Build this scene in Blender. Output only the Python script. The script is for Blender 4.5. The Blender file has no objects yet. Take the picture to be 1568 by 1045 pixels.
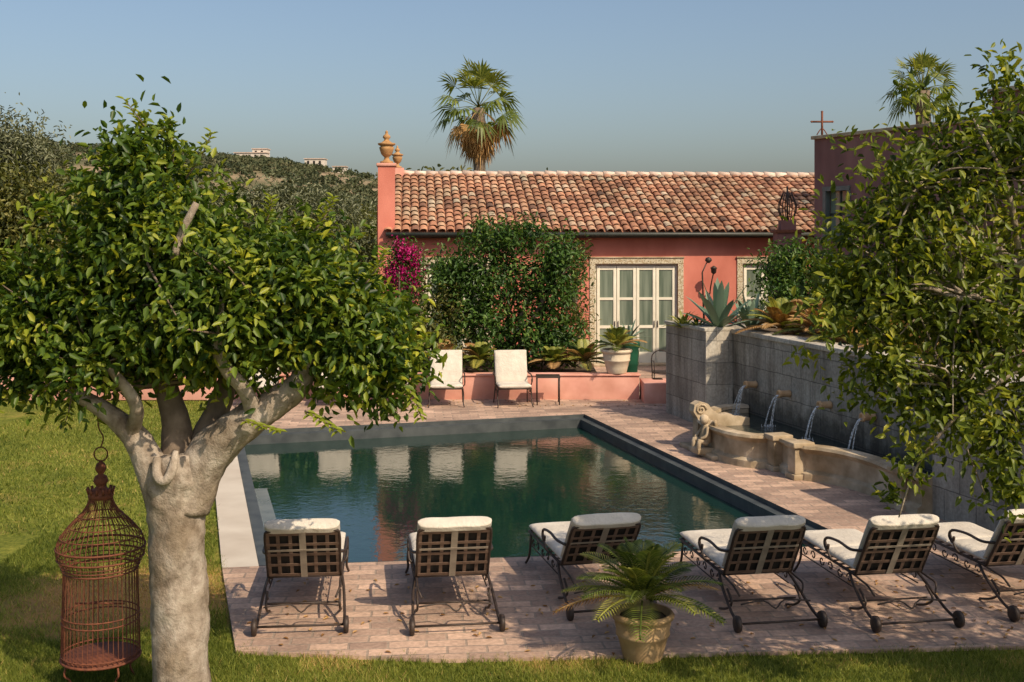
import bpy, bmesh, math, random
import numpy as np
from mathutils import Vector, Matrix, noise
random.seed(7)
R = math.radians
scene = bpy.context.scene
COL = scene.collection

# ------------------------------------------------------------ materials
def newmat(name):
    m = bpy.data.materials.new(name); m.use_nodes = True
    nt = m.node_tree; nt.nodes.clear()
    out = nt.nodes.new('ShaderNodeOutputMaterial')
    return m, nt, out
def N(nt, t, **kw):
    n = nt.nodes.new(t)
    for k, v in kw.items(): setattr(n, k, v)
    return n
def ramp(nt, stops):
    r = nt.nodes.new('ShaderNodeValToRGB'); e = r.color_ramp.elements
    while len(e) < len(stops): e.new(0.5)
    for i, (p, c) in enumerate(stops):
        e[i].position = p; e[i].color = (c[0], c[1], c[2], 1)
    return r
def noise_n(nt, vec, scale, detail=4, rough=.55, dist=0.0):
    n = nt.nodes.new('ShaderNodeTexNoise')
    n.inputs['Scale'].default_value = scale; n.inputs['Detail'].default_value = detail
    n.inputs['Roughness'].default_value = rough; n.inputs['Distortion'].default_value = dist
    nt.links.new(vec, n.inputs['Vector']); return n
def mixc(nt, fac, a, b, blend='MIX'):
    m = nt.nodes.new('ShaderNodeMix'); m.data_type = 'RGBA'; m.blend_type = blend
    for s, v in ((m.inputs[0], fac), (m.inputs[6], a), (m.inputs[7], b)):
        if isinstance(v, bpy.types.NodeSocket): nt.links.new(v, s)
        elif isinstance(v, (int, float)): s.default_value = v
        else: s.default_value = (v[0], v[1], v[2], 1)
    return m.outputs[2]
def pmat(name, stops, scale=3, rough=.8, bump=.3, bscale=None, big=None, bigscale=.6, attr=0.0, metal=0, spec=.4, stretch=None, bdist=.01):
    m, nt, out = newmat(name)
    b = N(nt, 'ShaderNodeBsdfPrincipled'); tc = N(nt, 'ShaderNodeTexCoord')
    vec = tc.outputs['Object']
    if stretch:
        mp = N(nt, 'ShaderNodeMapping'); mp.inputs['Scale'].default_value = stretch
        nt.links.new(vec, mp.inputs[0]); v2 = mp.outputs[0]
    else: v2 = vec
    n = noise_n(nt, v2, scale, 6)
    r = ramp(nt, stops); nt.links.new(n.outputs[0], r.inputs[0]); c = r.outputs[0]
    if big:
        n2 = noise_n(nt, v2, bigscale, 3)
        r2 = ramp(nt, [(.35, (0, 0, 0)), (.65, (1, 1, 1))]); nt.links.new(n2.outputs[0], r2.inputs[0])
        c = mixc(nt, r2.outputs[0], c, mixc(nt, 1.0, c, big, 'MULTIPLY'))
    if attr:
        a = N(nt, 'ShaderNodeAttribute', attribute_name='rnd')
        mr = N(nt, 'ShaderNodeMapRange'); nt.links.new(a.outputs['Fac'], mr.inputs[0])
        mr.inputs[3].default_value = 1-attr; mr.inputs[4].default_value = 1+attr
        cc = N(nt, 'ShaderNodeCombineColor')
        for i in range(3): nt.links.new(mr.outputs[0], cc.inputs[i])
        c = mixc(nt, 1.0, c, cc.outputs[0], 'MULTIPLY')
    nt.links.new(c, b.inputs['Base Color'])
    b.inputs['Roughness'].default_value = rough; b.inputs['Metallic'].default_value = metal
    b.inputs['Specular IOR Level'].default_value = spec
    if bump:
        nb = noise_n(nt, v2, bscale or scale*4, 8, .65)
        bp = N(nt, 'ShaderNodeBump'); bp.inputs['Strength'].default_value = bump; bp.inputs['Distance'].default_value = bdist
        nt.links.new(nb.outputs[0], bp.inputs['Height']); nt.links.new(bp.outputs[0], b.inputs['Normal'])
    nt.links.new(b.outputs[0], out.inputs[0]); return m
def foliage(name, stops, trans=.28, rough=.45, spec=.35):
    m, nt, out = newmat(name)
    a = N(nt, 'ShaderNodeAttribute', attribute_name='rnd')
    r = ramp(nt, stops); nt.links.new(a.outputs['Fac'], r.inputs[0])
    b = N(nt, 'ShaderNodeBsdfPrincipled'); b.inputs['Roughness'].default_value = rough
    b.inputs['Specular IOR Level'].default_value = spec
    t = N(nt, 'ShaderNodeBsdfTranslucent'); mx = N(nt, 'ShaderNodeMixShader'); mx.inputs[0].default_value = trans
    nt.links.new(r.outputs[0], b.inputs['Base Color'])
    tcol = mixc(nt, 1.0, r.outputs[0], (1.6, 1.5, .7), 'MULTIPLY')
    nt.links.new(tcol, t.inputs[0])
    nt.links.new(b.outputs[0], mx.inputs[1]); nt.links.new(t.outputs[0], mx.inputs[2]); nt.links.new(mx.outputs[0], out.inputs[0])
    return m
def brick(name, c1, c2, mortar, w, h, floor=True, rot=0, msize=.012, rough=.85, var=(.65, 1.15), stain=None, bump=.4, offset=.5, wet=False):
    m, nt, out = newmat(name); b = N(nt, 'ShaderNodeBsdfPrincipled'); tc = N(nt, 'ShaderNodeTexCoord')
    if floor:
        mp = N(nt, 'ShaderNodeMapping'); mp.inputs['Rotation'].default_value = (0, 0, rot)
        nt.links.new(tc.outputs['Object'], mp.inputs[0]); vec = mp.outputs[0]
    else:
        s = N(nt, 'ShaderNodeSeparateXYZ'); nt.links.new(tc.outputs['Object'], s.inputs[0])
        ad = N(nt, 'ShaderNodeMath', operation='ADD'); nt.links.new(s.outputs[0], ad.inputs[0]); nt.links.new(s.outputs[1], ad.inputs[1])
        cb = N(nt, 'ShaderNodeCombineXYZ'); nt.links.new(ad.outputs[0], cb.inputs[0]); nt.links.new(s.outputs[2], cb.inputs[1]); vec = cb.outputs[0]
    nw = noise_n(nt, tc.outputs['Object'], 3.0, 2)
    va = N(nt, 'ShaderNodeVectorMath', operation='MULTIPLY_ADD')
    nt.links.new(nw.outputs['Color'], va.inputs[0]); va.inputs[1].default_value = (.03, .03, .03); nt.links.new(vec, va.inputs[2])
    t = N(nt, 'ShaderNodeTexBrick'); nt.links.new(va.outputs[0], t.inputs['Vector'])
    t.offset = offset
    t.inputs['Scale'].default_value = 1; t.inputs['Brick Width'].default_value = w; t.inputs['Row Height'].default_value = h
    t.inputs['Mortar Size'].default_value = msize; t.inputs['Mortar Smooth'].default_value = .3; t.inputs['Bias'].default_value = 0
    for k, c in (('Color1', c1), ('Color2', c2), ('Mortar', mortar)): t.inputs[k].default_value = (*c, 1)
    n1 = noise_n(nt, tc.outputs['Object'], 1.3, 6); r1 = ramp(nt, [(.3, (var[0],)*3), (.7, (var[1],)*3)]); nt.links.new(n1.outputs[0], r1.inputs[0])
    n2 = noise_n(nt, tc.outputs['Object'], 22, 5); r2 = ramp(nt, [(.3, (.72,)*3), (.7, (1.15,)*3)]); nt.links.new(n2.outputs[0], r2.inputs[0])
    c = mixc(nt, 1.0, t.outputs[0], r1.outputs[0], 'MULTIPLY'); c = mixc(nt, 1.0, c, r2.outputs[0], 'MULTIPLY')
    if stain:
        mp2 = N(nt, 'ShaderNodeMapping'); mp2.inputs['Scale'].default_value = (1, 1, .18)
        nt.links.new(tc.outputs['Object'], mp2.inputs[0])
        n3 = noise_n(nt, mp2.outputs[0], 2.2, 6, .7); r3 = ramp(nt, [(.42, (0, 0, 0)), (.68, (1, 1, 1))]); nt.links.new(n3.outputs[0], r3.inputs[0])
        c = mixc(nt, r3.outputs[0], c, mixc(nt, 1.0, c, stain, 'MULTIPLY'))
        if wet:
            n5 = noise_n(nt, tc.outputs['Object'], 2.6, 6, .65)
            ma = N(nt, 'ShaderNodeMath', operation='MULTIPLY_ADD'); nt.links.new(n5.outputs[0], ma.inputs[0]); ma.inputs[1].default_value = .9; nt.links.new(s.outputs[2], ma.inputs[2])
            r5 = ramp(nt, [(.98/1.6, (.34, .33, .3)), (1.0, (1, 1, 1))]); md = N(nt, 'ShaderNodeMath', operation='DIVIDE'); nt.links.new(ma.outputs[0], md.inputs[0]); md.inputs[1].default_value = 1.6
            nt.links.new(md.outputs[0], r5.inputs[0]); r5.color_ramp.elements[1].position = .8
            c = mixc(nt, 1.0, c, r5.outputs[0], 'MULTIPLY')
    nt.links.new(c, b.inputs['Base Color']); b.inputs['Roughness'].default_value = rough
    bp = N(nt, 'ShaderNodeBump'); bp.inputs['Strength'].default_value = bump; bp.inputs['Distance'].default_value = .01
    mh = N(nt, 'ShaderNodeMath', operation='MULTIPLY_ADD'); nt.links.new(t.outputs['Fac'], mh.inputs[0]); mh.inputs[1].default_value = -1
    nt.links.new(n2.outputs[0], mh.inputs[2]); nt.links.new(mh.outputs[0], bp.inputs['Height']); nt.links.new(bp.outputs[0], b.inputs['Normal'])
    nt.links.new(b.outputs[0], out.inputs[0]); return m

M = {}
M['iron'] = pmat('wrought_iron', [(.3, (.025, .018, .015)), (.7, (.055, .035, .025))], 20, .55, .2)
M['rust'] = pmat('rusty_iron', [(.3, (.09, .028, .015)), (.7, (.2, .065, .03))], 25, .75, .3)
M['strap'] = pmat('woven_strap', [(.3, (.11, .07, .05)), (.7, (.2, .13, .095))], 14, .7, .2)
M['tie'] = pmat('cushion_tie', [(.3, (.24, .2, .16)), (.7, (.34, .29, .23))], 12, .85, .2)
M['cback'] = pmat('cushion_underside', [(.3, (.012, .01, .009)), (.7, (.025, .02, .017))], 8, .9, .1)
M['cush'] = pmat('cushion_cream', [(.3, (.5, .455, .385)), (.7, (.64, .59, .505))], 4, .9, .6, 6, bdist=.05)
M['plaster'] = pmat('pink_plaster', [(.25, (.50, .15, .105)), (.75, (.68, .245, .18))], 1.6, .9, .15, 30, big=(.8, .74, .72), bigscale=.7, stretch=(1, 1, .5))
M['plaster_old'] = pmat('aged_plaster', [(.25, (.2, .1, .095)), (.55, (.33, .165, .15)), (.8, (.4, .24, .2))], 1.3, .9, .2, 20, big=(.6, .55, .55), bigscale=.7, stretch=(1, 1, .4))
M['plaster_low'] = pmat('low_wall_plaster', [(.25, (.58, .27, .21)), (.75, (.74, .41, .33))], 2.0, .9, .15, 25, big=(.8, .75, .7), bigscale=1.6)
M['mortar'] = pmat('ridge_mortar', [(.3, (.45, .33, .26)), (.7, (.62, .5, .42))], 6, .9, .4, attr=.25)
M['stone'] = pmat('carved_limestone', [(.25, (.34, .27, .17)), (.6, (.56, .46, .33)), (.8, (.62, .54, .41))], 5, .85, .6, 20, big=(.55, .5, .42), bigscale=1.8)
M['white'] = pmat('cream_paint', [(.3, (.66, .62, .5)), (.7, (.76, .72, .6))], 4, .5, .05)
M['glass'] = pmat('window_glass', [(.3, (.07, .1, .075)), (.7, (.24, .28, .22))], 1.6, .08, .02, spec=.8, stretch=(4, 1, .3))
M['dark'] = pmat('dark_interior', [(.3, (.01, .01, .01)), (.7, (.02, .02, .02))], 4, .9, 0)
M['gutter'] = pmat('gutter_metal', [(.3, (.03, .035, .03)), (.7, (.05, .055, .045))], 5, .5, .05)
M['slate'] = pmat('dark_slate', [(.3, (.035, .042, .045)), (.7, (.075, .085, .085))], 4, .5, .2)
M['ledge'] = pmat('wet_stone', [(.3, (.09, .11, .11)), (.7, (.15, .17, .165))], 3, .25, .1)
M['bark'] = pmat('tree_bark', [(.25, (.19, .15, .115)), (.5, (.37, .315, .26)), (.75, (.52, .46, .39))], 13, .95, .9, 30, big=(.6, .55, .48), bigscale=3.6, stretch=(1, 1, .8), bdist=.02, spec=.15)
M['barkd'] = pmat('dark_bark', [(.25, (.1, .075, .05)), (.8, (.25, .19, .14))], 9, .9, .6, 26)
M['pot'] = pmat('terracotta_pot', [(.25, (.3, .19, .09)), (.75, (.5, .35, .19))], 5, .85, .3, 25, big=(.7, .65, .55), bigscale=3)
M['potw'] = pmat('pale_pot', [(.25, (.5, .42, .3)), (.75, (.66, .57, .44))], 5, .8, .2)
M['potg'] = pmat('green_glazed_pot', [(.25, (.01, .05, .03)), (.75, (.02, .09, .05))], 5, .25, .1)
M['soil'] = pmat('soil', [(.25, (.05, .035, .02)), (.75, (.13, .09, .055))], 6, .95, .6)
M['chalk'] = pmat('pale_stone_deck', [(.25, (.46, .41, .34)), (.75, (.58, .53, .45))], 1.5, .85, .2, 20, big=(.85, .82, .8), bigscale=1)
M['housew'] = pmat('whitewash', [(.3, (.5, .45, .38)), (.7, (.6, .55, .48))], 1, .9, 0)
M['terrace'] = brick('brick_paving', (.6, .41, .3), (.33, .225, .17), (.34, .26, .2), .34, .17, True, R(-5), .012, var=(.7, 1.15), bump=.6)
M['ashlar'] = brick('grey_ashlar', (.44, .405, .34), (.32, .295, .25), (.17, .155, .13), .62, .4, False, 0, .008, var=(.75, 1.15), stain=(.45, .42, .38), bump=.4)
M['ashlar_wet'] = brick('damp_ashlar', (.44, .405, .34), (.32, .295, .25), (.17, .155, .13), .62, .4, False, 0, .008, var=(.75, 1.15), stain=(.4, .37, .33), bump=.4, wet=True)
M['ashlar_l'] = brick('pale_ashlar', (.58, .54, .46), (.48, .45, .38), (.3, .28, .24), .5, .4, False, 0, .008, var=(.8, 1.1), stain=(.7, .64, .58), bump=.4)

def tilemat():
    m, nt, out = newmat('clay_roof_tiles'); b = N(nt, 'ShaderNodeBsdfPrincipled'); tc = N(nt, 'ShaderNodeTexCoord')
    a = N(nt, 'ShaderNodeAttribute', attribute_name='rnd')
    r = ramp(nt, [(0, (.14, .08, .055)), (.3, (.36, .17, .1)), (.55, (.5, .26, .155)), (.8, (.52, .35, .23)), (1, (.52, .43, .32))])
    nt.links.new(a.outputs['Fac'], r.inputs[0])
    n = noise_n(nt, tc.outputs['Object'], 9, 6); r2 = ramp(nt, [(.3, (.55,)*3), (.62, (1.1,)*3)]); nt.links.new(n.outputs[0], r2.inputs[0])
    n3 = noise_n(nt, tc.outputs['Object'], .7, 3); r3 = ramp(nt, [(.35, (.72, .72, .66)), (.65, (1.1, 1.05, 1))]); nt.links.new(n3.outputs[0], r3.inputs[0])
    c = mixc(nt, 1.0, r.outputs[0], r2.outputs[0], 'MULTIPLY'); c = mixc(nt, 1.0, c, r3.outputs[0], 'MULTIPLY')
    nt.links.new(c, b.inputs['Base Color']); b.inputs['Roughness'].default_value = .9; nt.links.new(b.outputs[0], out.inputs[0]); return m
M['tile'] = tilemat()
def trimmat():
    m, nt, out = newmat('painted_tile_surround'); b = N(nt, 'ShaderNodeBsdfPrincipled'); tc = N(nt, 'ShaderNodeTexCoord')
    v = N(nt, 'ShaderNodeTexVoronoi'); v.inputs['Scale'].default_value = 14; nt.links.new(tc.outputs['Object'], v.inputs['Vector'])
    r = ramp(nt, [(.2, (.2, .15, .08)), (.4, (.62, .56, .42)), (.7, (.35, .27, .16))]); nt.links.new(v.outputs['Distance'], r.inputs[0])
    nt.links.new(r.outputs[0], b.inputs['Base Color']); b.inputs['Roughness'].default_value = .7; nt.links.new(b.outputs[0], out.inputs[0]); return m
M['trim'] = trimmat()
def lawnmat():
    m, nt, out = newmat('lawn'); b = N(nt, 'ShaderNodeBsdfPrincipled'); tc = N(nt, 'ShaderNodeTexCoord'); v = tc.outputs['Object']
    n = noise_n(nt, v, 14, 8, .7); r = ramp(nt, [(.3, (.06, .085, .014)), (.5, (.155, .175, .03)), (.7, (.29, .28, .06))]); nt.links.new(n.outputs[0], r.inputs[0])
    n2 = noise_n(nt, v, .8, 6, .65); r2 = ramp(nt, [(.54, (0, 0, 0)), (.7, (.7, .7, .7))]); nt.links.new(n2.outputs[0], r2.inputs[0])
    c = mixc(nt, r2.outputs[0], r.outputs[0], (.36, .26, .09))
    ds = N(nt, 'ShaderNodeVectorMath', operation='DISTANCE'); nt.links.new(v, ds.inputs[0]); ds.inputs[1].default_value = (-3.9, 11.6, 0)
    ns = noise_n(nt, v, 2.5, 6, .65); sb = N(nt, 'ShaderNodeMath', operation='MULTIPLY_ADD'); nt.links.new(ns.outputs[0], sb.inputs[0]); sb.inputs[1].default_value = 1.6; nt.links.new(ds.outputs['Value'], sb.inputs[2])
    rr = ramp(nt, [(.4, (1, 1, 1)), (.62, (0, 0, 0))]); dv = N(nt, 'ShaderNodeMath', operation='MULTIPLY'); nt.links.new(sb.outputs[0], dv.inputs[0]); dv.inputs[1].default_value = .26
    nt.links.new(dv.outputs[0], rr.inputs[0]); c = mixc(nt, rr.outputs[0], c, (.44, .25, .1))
    n4 = noise_n(nt, v, 1.7, 4, .6); r4 = ramp(nt, [(.35, (.7, .75, .65)), (.65, (1.15, 1.1, 1))]); nt.links.new(n4.outputs[0], r4.inputs[0])
    c = mixc(nt, 1.0, c, r4.outputs[0], 'MULTIPLY')
    nt.links.new(c, b.inputs['Base Color']); b.inputs['Roughness'].default_value = .9; b.inputs['Specular IOR Level'].default_value = .1
    bp = N(nt, 'ShaderNodeBump'); bp.inputs['Strength'].default_value = .9; bp.inputs['Distance'].default_value = .04
    nt.links.new(n.outputs[0], bp.inputs['Height']); nt.links.new(bp.outputs[0], b.inputs['Normal'])
    nt.links.new(b.outputs[0], out.inputs[0]); return m
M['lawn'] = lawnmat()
def watermat(name, col, bump, sc):
    m, nt, out = newmat(name); b = N(nt, 'ShaderNodeBsdfPrincipled'); tc = N(nt, 'ShaderNodeTexCoord')
    b.inputs['Base Color'].default_value = (*col, 1); b.inputs['Roughness'].default_value = .02; b.inputs['IOR'].default_value = 1.45
    n = noise_n(nt, tc.outputs['Object'], sc, 3, .5, .3)
    n2 = noise_n(nt, tc.outputs['Object'], sc*4, 2, .5)
    ad = N(nt, 'ShaderNodeMath', operation='MULTIPLY_ADD'); nt.links.new(n2.outputs[0], ad.inputs[0]); ad.inputs[1].default_value = .25; nt.links.new(n.outputs[0], ad.inputs[2])
    nb = noise_n(nt, tc.outputs['Object'], .35, 2); rb_ = ramp(nt, [(.4, (.3,)*3), (.62, (1,)*3)]); nt.links.new(nb.outputs[0], rb_.inputs[0])
    ml = N(nt, 'ShaderNodeMath', operation='MULTIPLY'); nt.links.new(rb_.outputs[0], ml.inputs[0]); ml.inputs[1].default_value = bump
    bp = N(nt, 'ShaderNodeBump'); bp.inputs['Distance'].default_value = .01; nt.links.new(ml.outputs[0], bp.inputs['Strength'])
    nt.links.new(ad.outputs[0], bp.inputs['Height']); nt.links.new(bp.outputs[0], b.inputs['Normal'])
    nt.links.new(b.outputs[0], out.inputs[0]); return m
M['water'] = watermat('pool_water', (.006, .027, .021), .42, 6)
M['water2'] = watermat('fountain_water', (.03, .04, .035), .8, 12)
def jetmat():
    m, nt, out = newmat('water_jet'); b = N(nt, 'ShaderNodeBsdfPrincipled'); b.inputs['Base Color'].default_value = (.75, .8, .83, 1); b.inputs['Roughness'].default_value = .15
    t = N(nt, 'ShaderNodeBsdfTransparent'); mx = N(nt, 'ShaderNodeMixShader'); tc = N(nt, 'ShaderNodeTexCoord')
    n = noise_n(nt, tc.outputs['Object'], 28, 4); r = ramp(nt, [(.42, (.15,)*3), (.6, (.85,)*3)]); nt.links.new(n.outputs[0], r.inputs[0])
    nt.links.new(r.outputs[0], mx.inputs[0]); nt.links.new(t.outputs[0], mx.inputs[1]); nt.links.new(b.outputs[0], mx.inputs[2]); nt.links.new(mx.outputs[0], out.inputs[0]); return m
M['jet'] = jetmat()
M['hill'] = pmat('hill_earth', [(.38, (.08, .085, .035)), (.5, (.19, .15, .08)), (.65, (.3, .22, .13))], .035, .95, 0)
M['urn'] = pmat('aged_terracotta', [(.3, (.28, .14, .05)), (.7, (.45, .26, .11))], 8, .8, .3)
M['spout'] = pmat('clay_spout', [(.3, (.5, .3, .15)), (.7, (.62, .43, .25))], 8, .7, .2)

M['f_cit'] = foliage('citrus_leaves', [(0, (.015, .04, .006)), (.4, (.055, .105, .012)), (.7, (.14, .2, .02)), (1, (.36, .37, .035))], .33)
M['f_cit2'] = foliage('bright_leaves', [(0, (.03, .05, .008)), (.4, (.1, .14, .014)), (.7, (.2, .235, .025)), (1, (.38, .37, .045))], .38)
M['f_dark'] = foliage('dark_leaves', [(0, (.018, .045, .01)), (.5, (.055, .12, .02)), (1, (.14, .22, .04))], .3)
M['f_olive'] = foliage('olive_leaves', [(0, (.06, .07, .035)), (.5, (.13, .145, .08)), (1, (.23, .24, .14))], .2)
M['f_mass'] = foliage('mixed_leaves', [(0, (.035, .045, .01)), (.5, (.1, .11, .025)), (1, (.24, .22, .06))], .28)
M['f_hill'] = foliage('scrub_leaves', [(0, (.045, .06, .035)), (.5, (.075, .09, .045)), (1, (.13, .13, .07))], .1, .8, .1)
M['f_boug'] = foliage('bougainvillea_bracts', [(0, (.22, .004, .07)), (1, (.55, .015, .2))], .25)
M['f_palm'] = foliage('palm_fronds', [(0, (.04, .065, .012)), (.5, (.14, .18, .03)), (1, (.34, .33, .07))], .3)
M['f_dead'] = foliage('dead_fronds', [(0, (.2, .1, .035)), (1, (.5, .32, .14))], .2, .8, .1)
M['f_agave'] = foliage('agave_leaves', [(0, (.09, .15, .1)), (1, (.22, .3, .21))], .05, .5)
M['f_grass'] = foliage('grass_blades', [(0, (.06, .09, .014)), (.5, (.165, .2, .032)), (.85, (.3, .31, .065)), (1, (.48, .33, .13))], .35, .6, .2)

# ------------------------------------------------------------ mesh helpers
class MB:
    def __init__(s): s.v = []; s.f = []; s.m = []; s.r = []; s.s = []; s.mats = []
    def mi(s, mat):
        mat = M[mat]
        if mat not in s.mats: s.mats.append(mat)
        return s.mats.index(mat)
    def add(s, vs, fs, mat, rnd=None, smooth=False, X=None):
        o = len(s.v); k = s.mi(mat)
        if X is not None: vs = [X @ Vector(v) for v in vs]
        s.v += [tuple(v) for v in vs]
        if rnd is None: rnd = random.random()
        for f in fs:
            s.f.append([i+o for i in f]); s.m.append(k); s.r.append(rnd); s.s.append(smooth)
    def box(s, x0, x1, y0, y1, z0, z1, mat, X=None, bev=0):
        if bev:
            bm = bmesh.new(); bmesh.ops.create_cube(bm, size=1)
            for v in bm.verts: v.co = Vector(((x0+x1)/2+v.co.x*(x1-x0), (y0+y1)/2+v.co.y*(y1-y0), (z0+z1)/2+v.co.z*(z1-z0)))
            bmesh.ops.bevel(bm, geom=bm.edges[:], offset=bev, segments=3, profile=.5, affect='EDGES')
            bm.verts.index_update()
            s.add([v.co.copy() for v in bm.verts], [[v.index for v in f.verts] for f in bm.faces], mat, smooth=True, X=X); bm.free(); return
        vs = [(x, y, z) for z in (z0, z1) for y in (y0, y1) for x in (x0, x1)]
        s.add(vs, [(0, 2, 3, 1), (4, 5, 7, 6), (0, 1, 5, 4), (1, 3, 7, 5), (3, 2, 6, 7), (2, 0, 4, 6)], mat, X=X)
    def pillow(s, x0, x1, y0, y1, z0, z1, mat, X=None, seed=0):
        """soft padded cushion: superellipsoid grid with slight sags"""
        nu, nv_ = 14, 20; vs = []; hx, hy, hz_ = (x1-x0)/2, (y1-y0)/2, (z1-z0)/2; cx, cy, cz = (x0+x1)/2, (y0+y1)/2, (z0+z1)/2
        for sg in (1, -1):
            for j in range(nv_+1):
                for i in range(nu+1):
                    u = math.sin((i/nu-.5)*math.pi); v = math.sin((j/nv_-.5)*math.pi)
                    e = max(0, 1-abs(u)**7)*max(0, 1-abs(v)**9); th = e**.42
                    w_ = noise.noise(Vector((cx+u*hx+seed*3, cy+v*hy, sg)*1) * 6)*.12
                    vs.append((cx+u*hx, cy+v*hy, cz+sg*hz_*th*(1+w_*th)))
        F = []; n = (nu+1)*(nv_+1)
        for b in (0, n):
            for j in range(nv_):
                for i in range(nu):
                    q = [b+j*(nu+1)+i, b+j*(nu+1)+i+1, b+(j+1)*(nu+1)+i+1, b+(j+1)*(nu+1)+i]
                    F.append(q if b == 0 else q[::-1])
        s.add(vs, F, mat, smooth=True, X=X)
    def tube(s, pts, rad, mat, seg=8, sub=0, X=None, rough=0, cap=True):
        pts = [Vector(p) for p in pts]
        if not isinstance(rad, (list, tuple)): rad = [rad]*len(pts)
        if sub:
            np_, nr = [], []
            for i in range(len(pts)-1):
                p0 = pts[max(i-1, 0)]; p1 = pts[i]; p2 = pts[i+1]; p3 = pts[min(i+2, len(pts)-1)]
                for k in range(sub):
                    t = k/sub
                    np_.append(.5*((2*p1)+(p2-p0)*t+(2*p0-5*p1+4*p2-p3)*t*t+(3*p1-p0-3*p2+p3)*t**3)); nr.append(rad[i]*(1-t)+rad[i+1]*t)
            np_.append(pts[-1]); nr.append(rad[-1]); pts, rad = np_, nr
        n = len(pts); vs = []; a = None
        for i in range(n):
            d = (pts[min(i+1, n-1)]-pts[max(i-1, 0)])
            d = d.normalized() if d.length > 1e-9 else Vector((0, 0, 1))
            if a is None: a = d.orthogonal().normalized()
            a = a-d*a.dot(d); a = a.normalized() if a.length > 1e-6 else d.orthogonal().normalized()
            b = d.cross(a)
            for k in range(seg):
                t = 2*math.pi*k/seg; r = rad[i]
                o = a*math.cos(t)+b*math.sin(t)
                if rough: r *= 1+rough*noise.noise((pts[i]+o*rad[i])*4)+rough*.35*noise.noise((pts[i]+o*rad[i])*14)+rough*.2*noise.noise((pts[i]+o*rad[i])*30)
                vs.append(pts[i]+o*r)
        fs = [(i*seg+k, i*seg+(k+1) % seg, (i+1)*seg+(k+1) % seg, (i+1)*seg+k) for i in range(n-1) for k in range(seg)]
        if cap: fs += [list(range(seg))[::-1], [(n-1)*seg+k for k in range(seg)]]
        s.add(vs, fs, mat, smooth=True, X=X)
    def lathe(s, prof, c, mat, seg=24, X=None, wob=0):
        vs = []
        for r, z in prof:
            for k in range(seg):
                t = 2*math.pi*k/seg; rr = r*(1+wob*math.sin(t*3+z*9))
                vs.append((c[0]+rr*math.cos(t), c[1]+rr*math.sin(t), c[2]+z))
        n = len(prof)
        fs = [(i*seg+k, i*seg+(k+1) % seg, (i+1)*seg+(k+1) % seg, (i+1)*seg+k) for i in range(n-1) for k in range(seg)]
        fs += [list(range(seg))[::-1], [(n-1)*seg+k for k in range(seg)]]
        s.add(vs, fs, mat, smooth=True, X=X)
    def poly(s, pts, mat, z=None):
        vs = [(p[0], p[1], z if z is not None else p[2]) for p in pts]
        s.add(vs, [list(range(len(vs)))], mat)
    def prism(s, pts, z0, z1, mat, X=None):
        n = len(pts); vs = [(p[0], p[1], z0) for p in pts]+[(p[0], p[1], z1) for p in pts]
        fs = [list(range(n))[::-1], list(range(n, 2*n))]+[(i, (i+1) % n, n+(i+1) % n, n+i) for i in range(n)]
        s.add(vs, fs, mat, X=X)
    def mesh(s, name):
        me = bpy.data.meshes.new(name); me.from_pydata(s.v, [], s.f)
        for m in s.mats: me.materials.append(m)
        me.polygons.foreach_set('material_index', s.m); me.polygons.foreach_set('use_smooth', s.s)
        a = me.attributes.new('rnd', 'FLOAT', 'FACE'); a.data.foreach_set('value', s.r); me.update(); return me
    def obj(s, name, parent=None, loc=None, rot=0):
        o = bpy.data.objects.new(name, s.mesh(name)); COL.objects.link(o)
        if parent: o.parent = parent
        if loc: o.location = loc
        o.rotation_euler[2] = rot
        return o
def empty(name, loc=(0, 0, 0), rot=0):
    e = bpy.data.objects.new(name, None); e.location = loc; e.rotation_euler[2] = rot; e.empty_display_size = .3; COL.objects.link(e); return e
def np_mesh(name, V, F, rnd, mat, parent=None, smooth=False):
    me = bpy.data.meshes.new(name); k = F.shape[1]
    me.vertices.add(len(V)); me.vertices.foreach_set('co', V.astype(np.float32).ravel())
    me.loops.add(F.size); me.loops.foreach_set('vertex_index', F.astype(np.int32).ravel())
    me.polygons.add(len(F)); me.polygons.foreach_set('loop_start', np.arange(0, F.size, k, dtype=np.int32))
    me.update(calc_edges=True)
    a = me.attributes.new('rnd', 'FLOAT', 'FACE'); a.data.foreach_set('value', rnd.astype(np.float32))
    me.materials.append(M[mat])
    o = bpy.data.objects.new(name, me); COL.objects.link(o)
    if parent: o.parent = parent
    return o
def nrm(a): return a/np.maximum(np.linalg.norm(a, axis=1, keepdims=True), 1e-9)
def leaves(name, P, D, Nn, L, W, rnd, mat, parent=None, fold=.25, curl=.15):
    n = len(P); D = nrm(D); S = nrm(np.cross(D, Nn)); U = np.cross(S, D)
    L = np.broadcast_to(L, (n,))[:, None]; W = np.broadcast_to(W, (n,))[:, None]
    V = np.stack([P, P+D*L*.3+S*W*.46+U*W*fold, P+D*L*.68+S*W*.38+U*W*fold*.6, P+D*L-U*L*curl,
                  P+D*L*.68-S*W*.38+U*W*fold*.6, P+D*L*.3-S*W*.46+U*W*fold], 1).reshape(-1, 3)
    b = (np.arange(n)*6)[:, None]
    F = np.concatenate([b+np.array([[0, 1, 2, 3]]), b+np.array([[0, 3, 4, 5]])], 0)
    return np_mesh(name, V, F, np.concatenate([rnd, rnd]), mat, parent)
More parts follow.
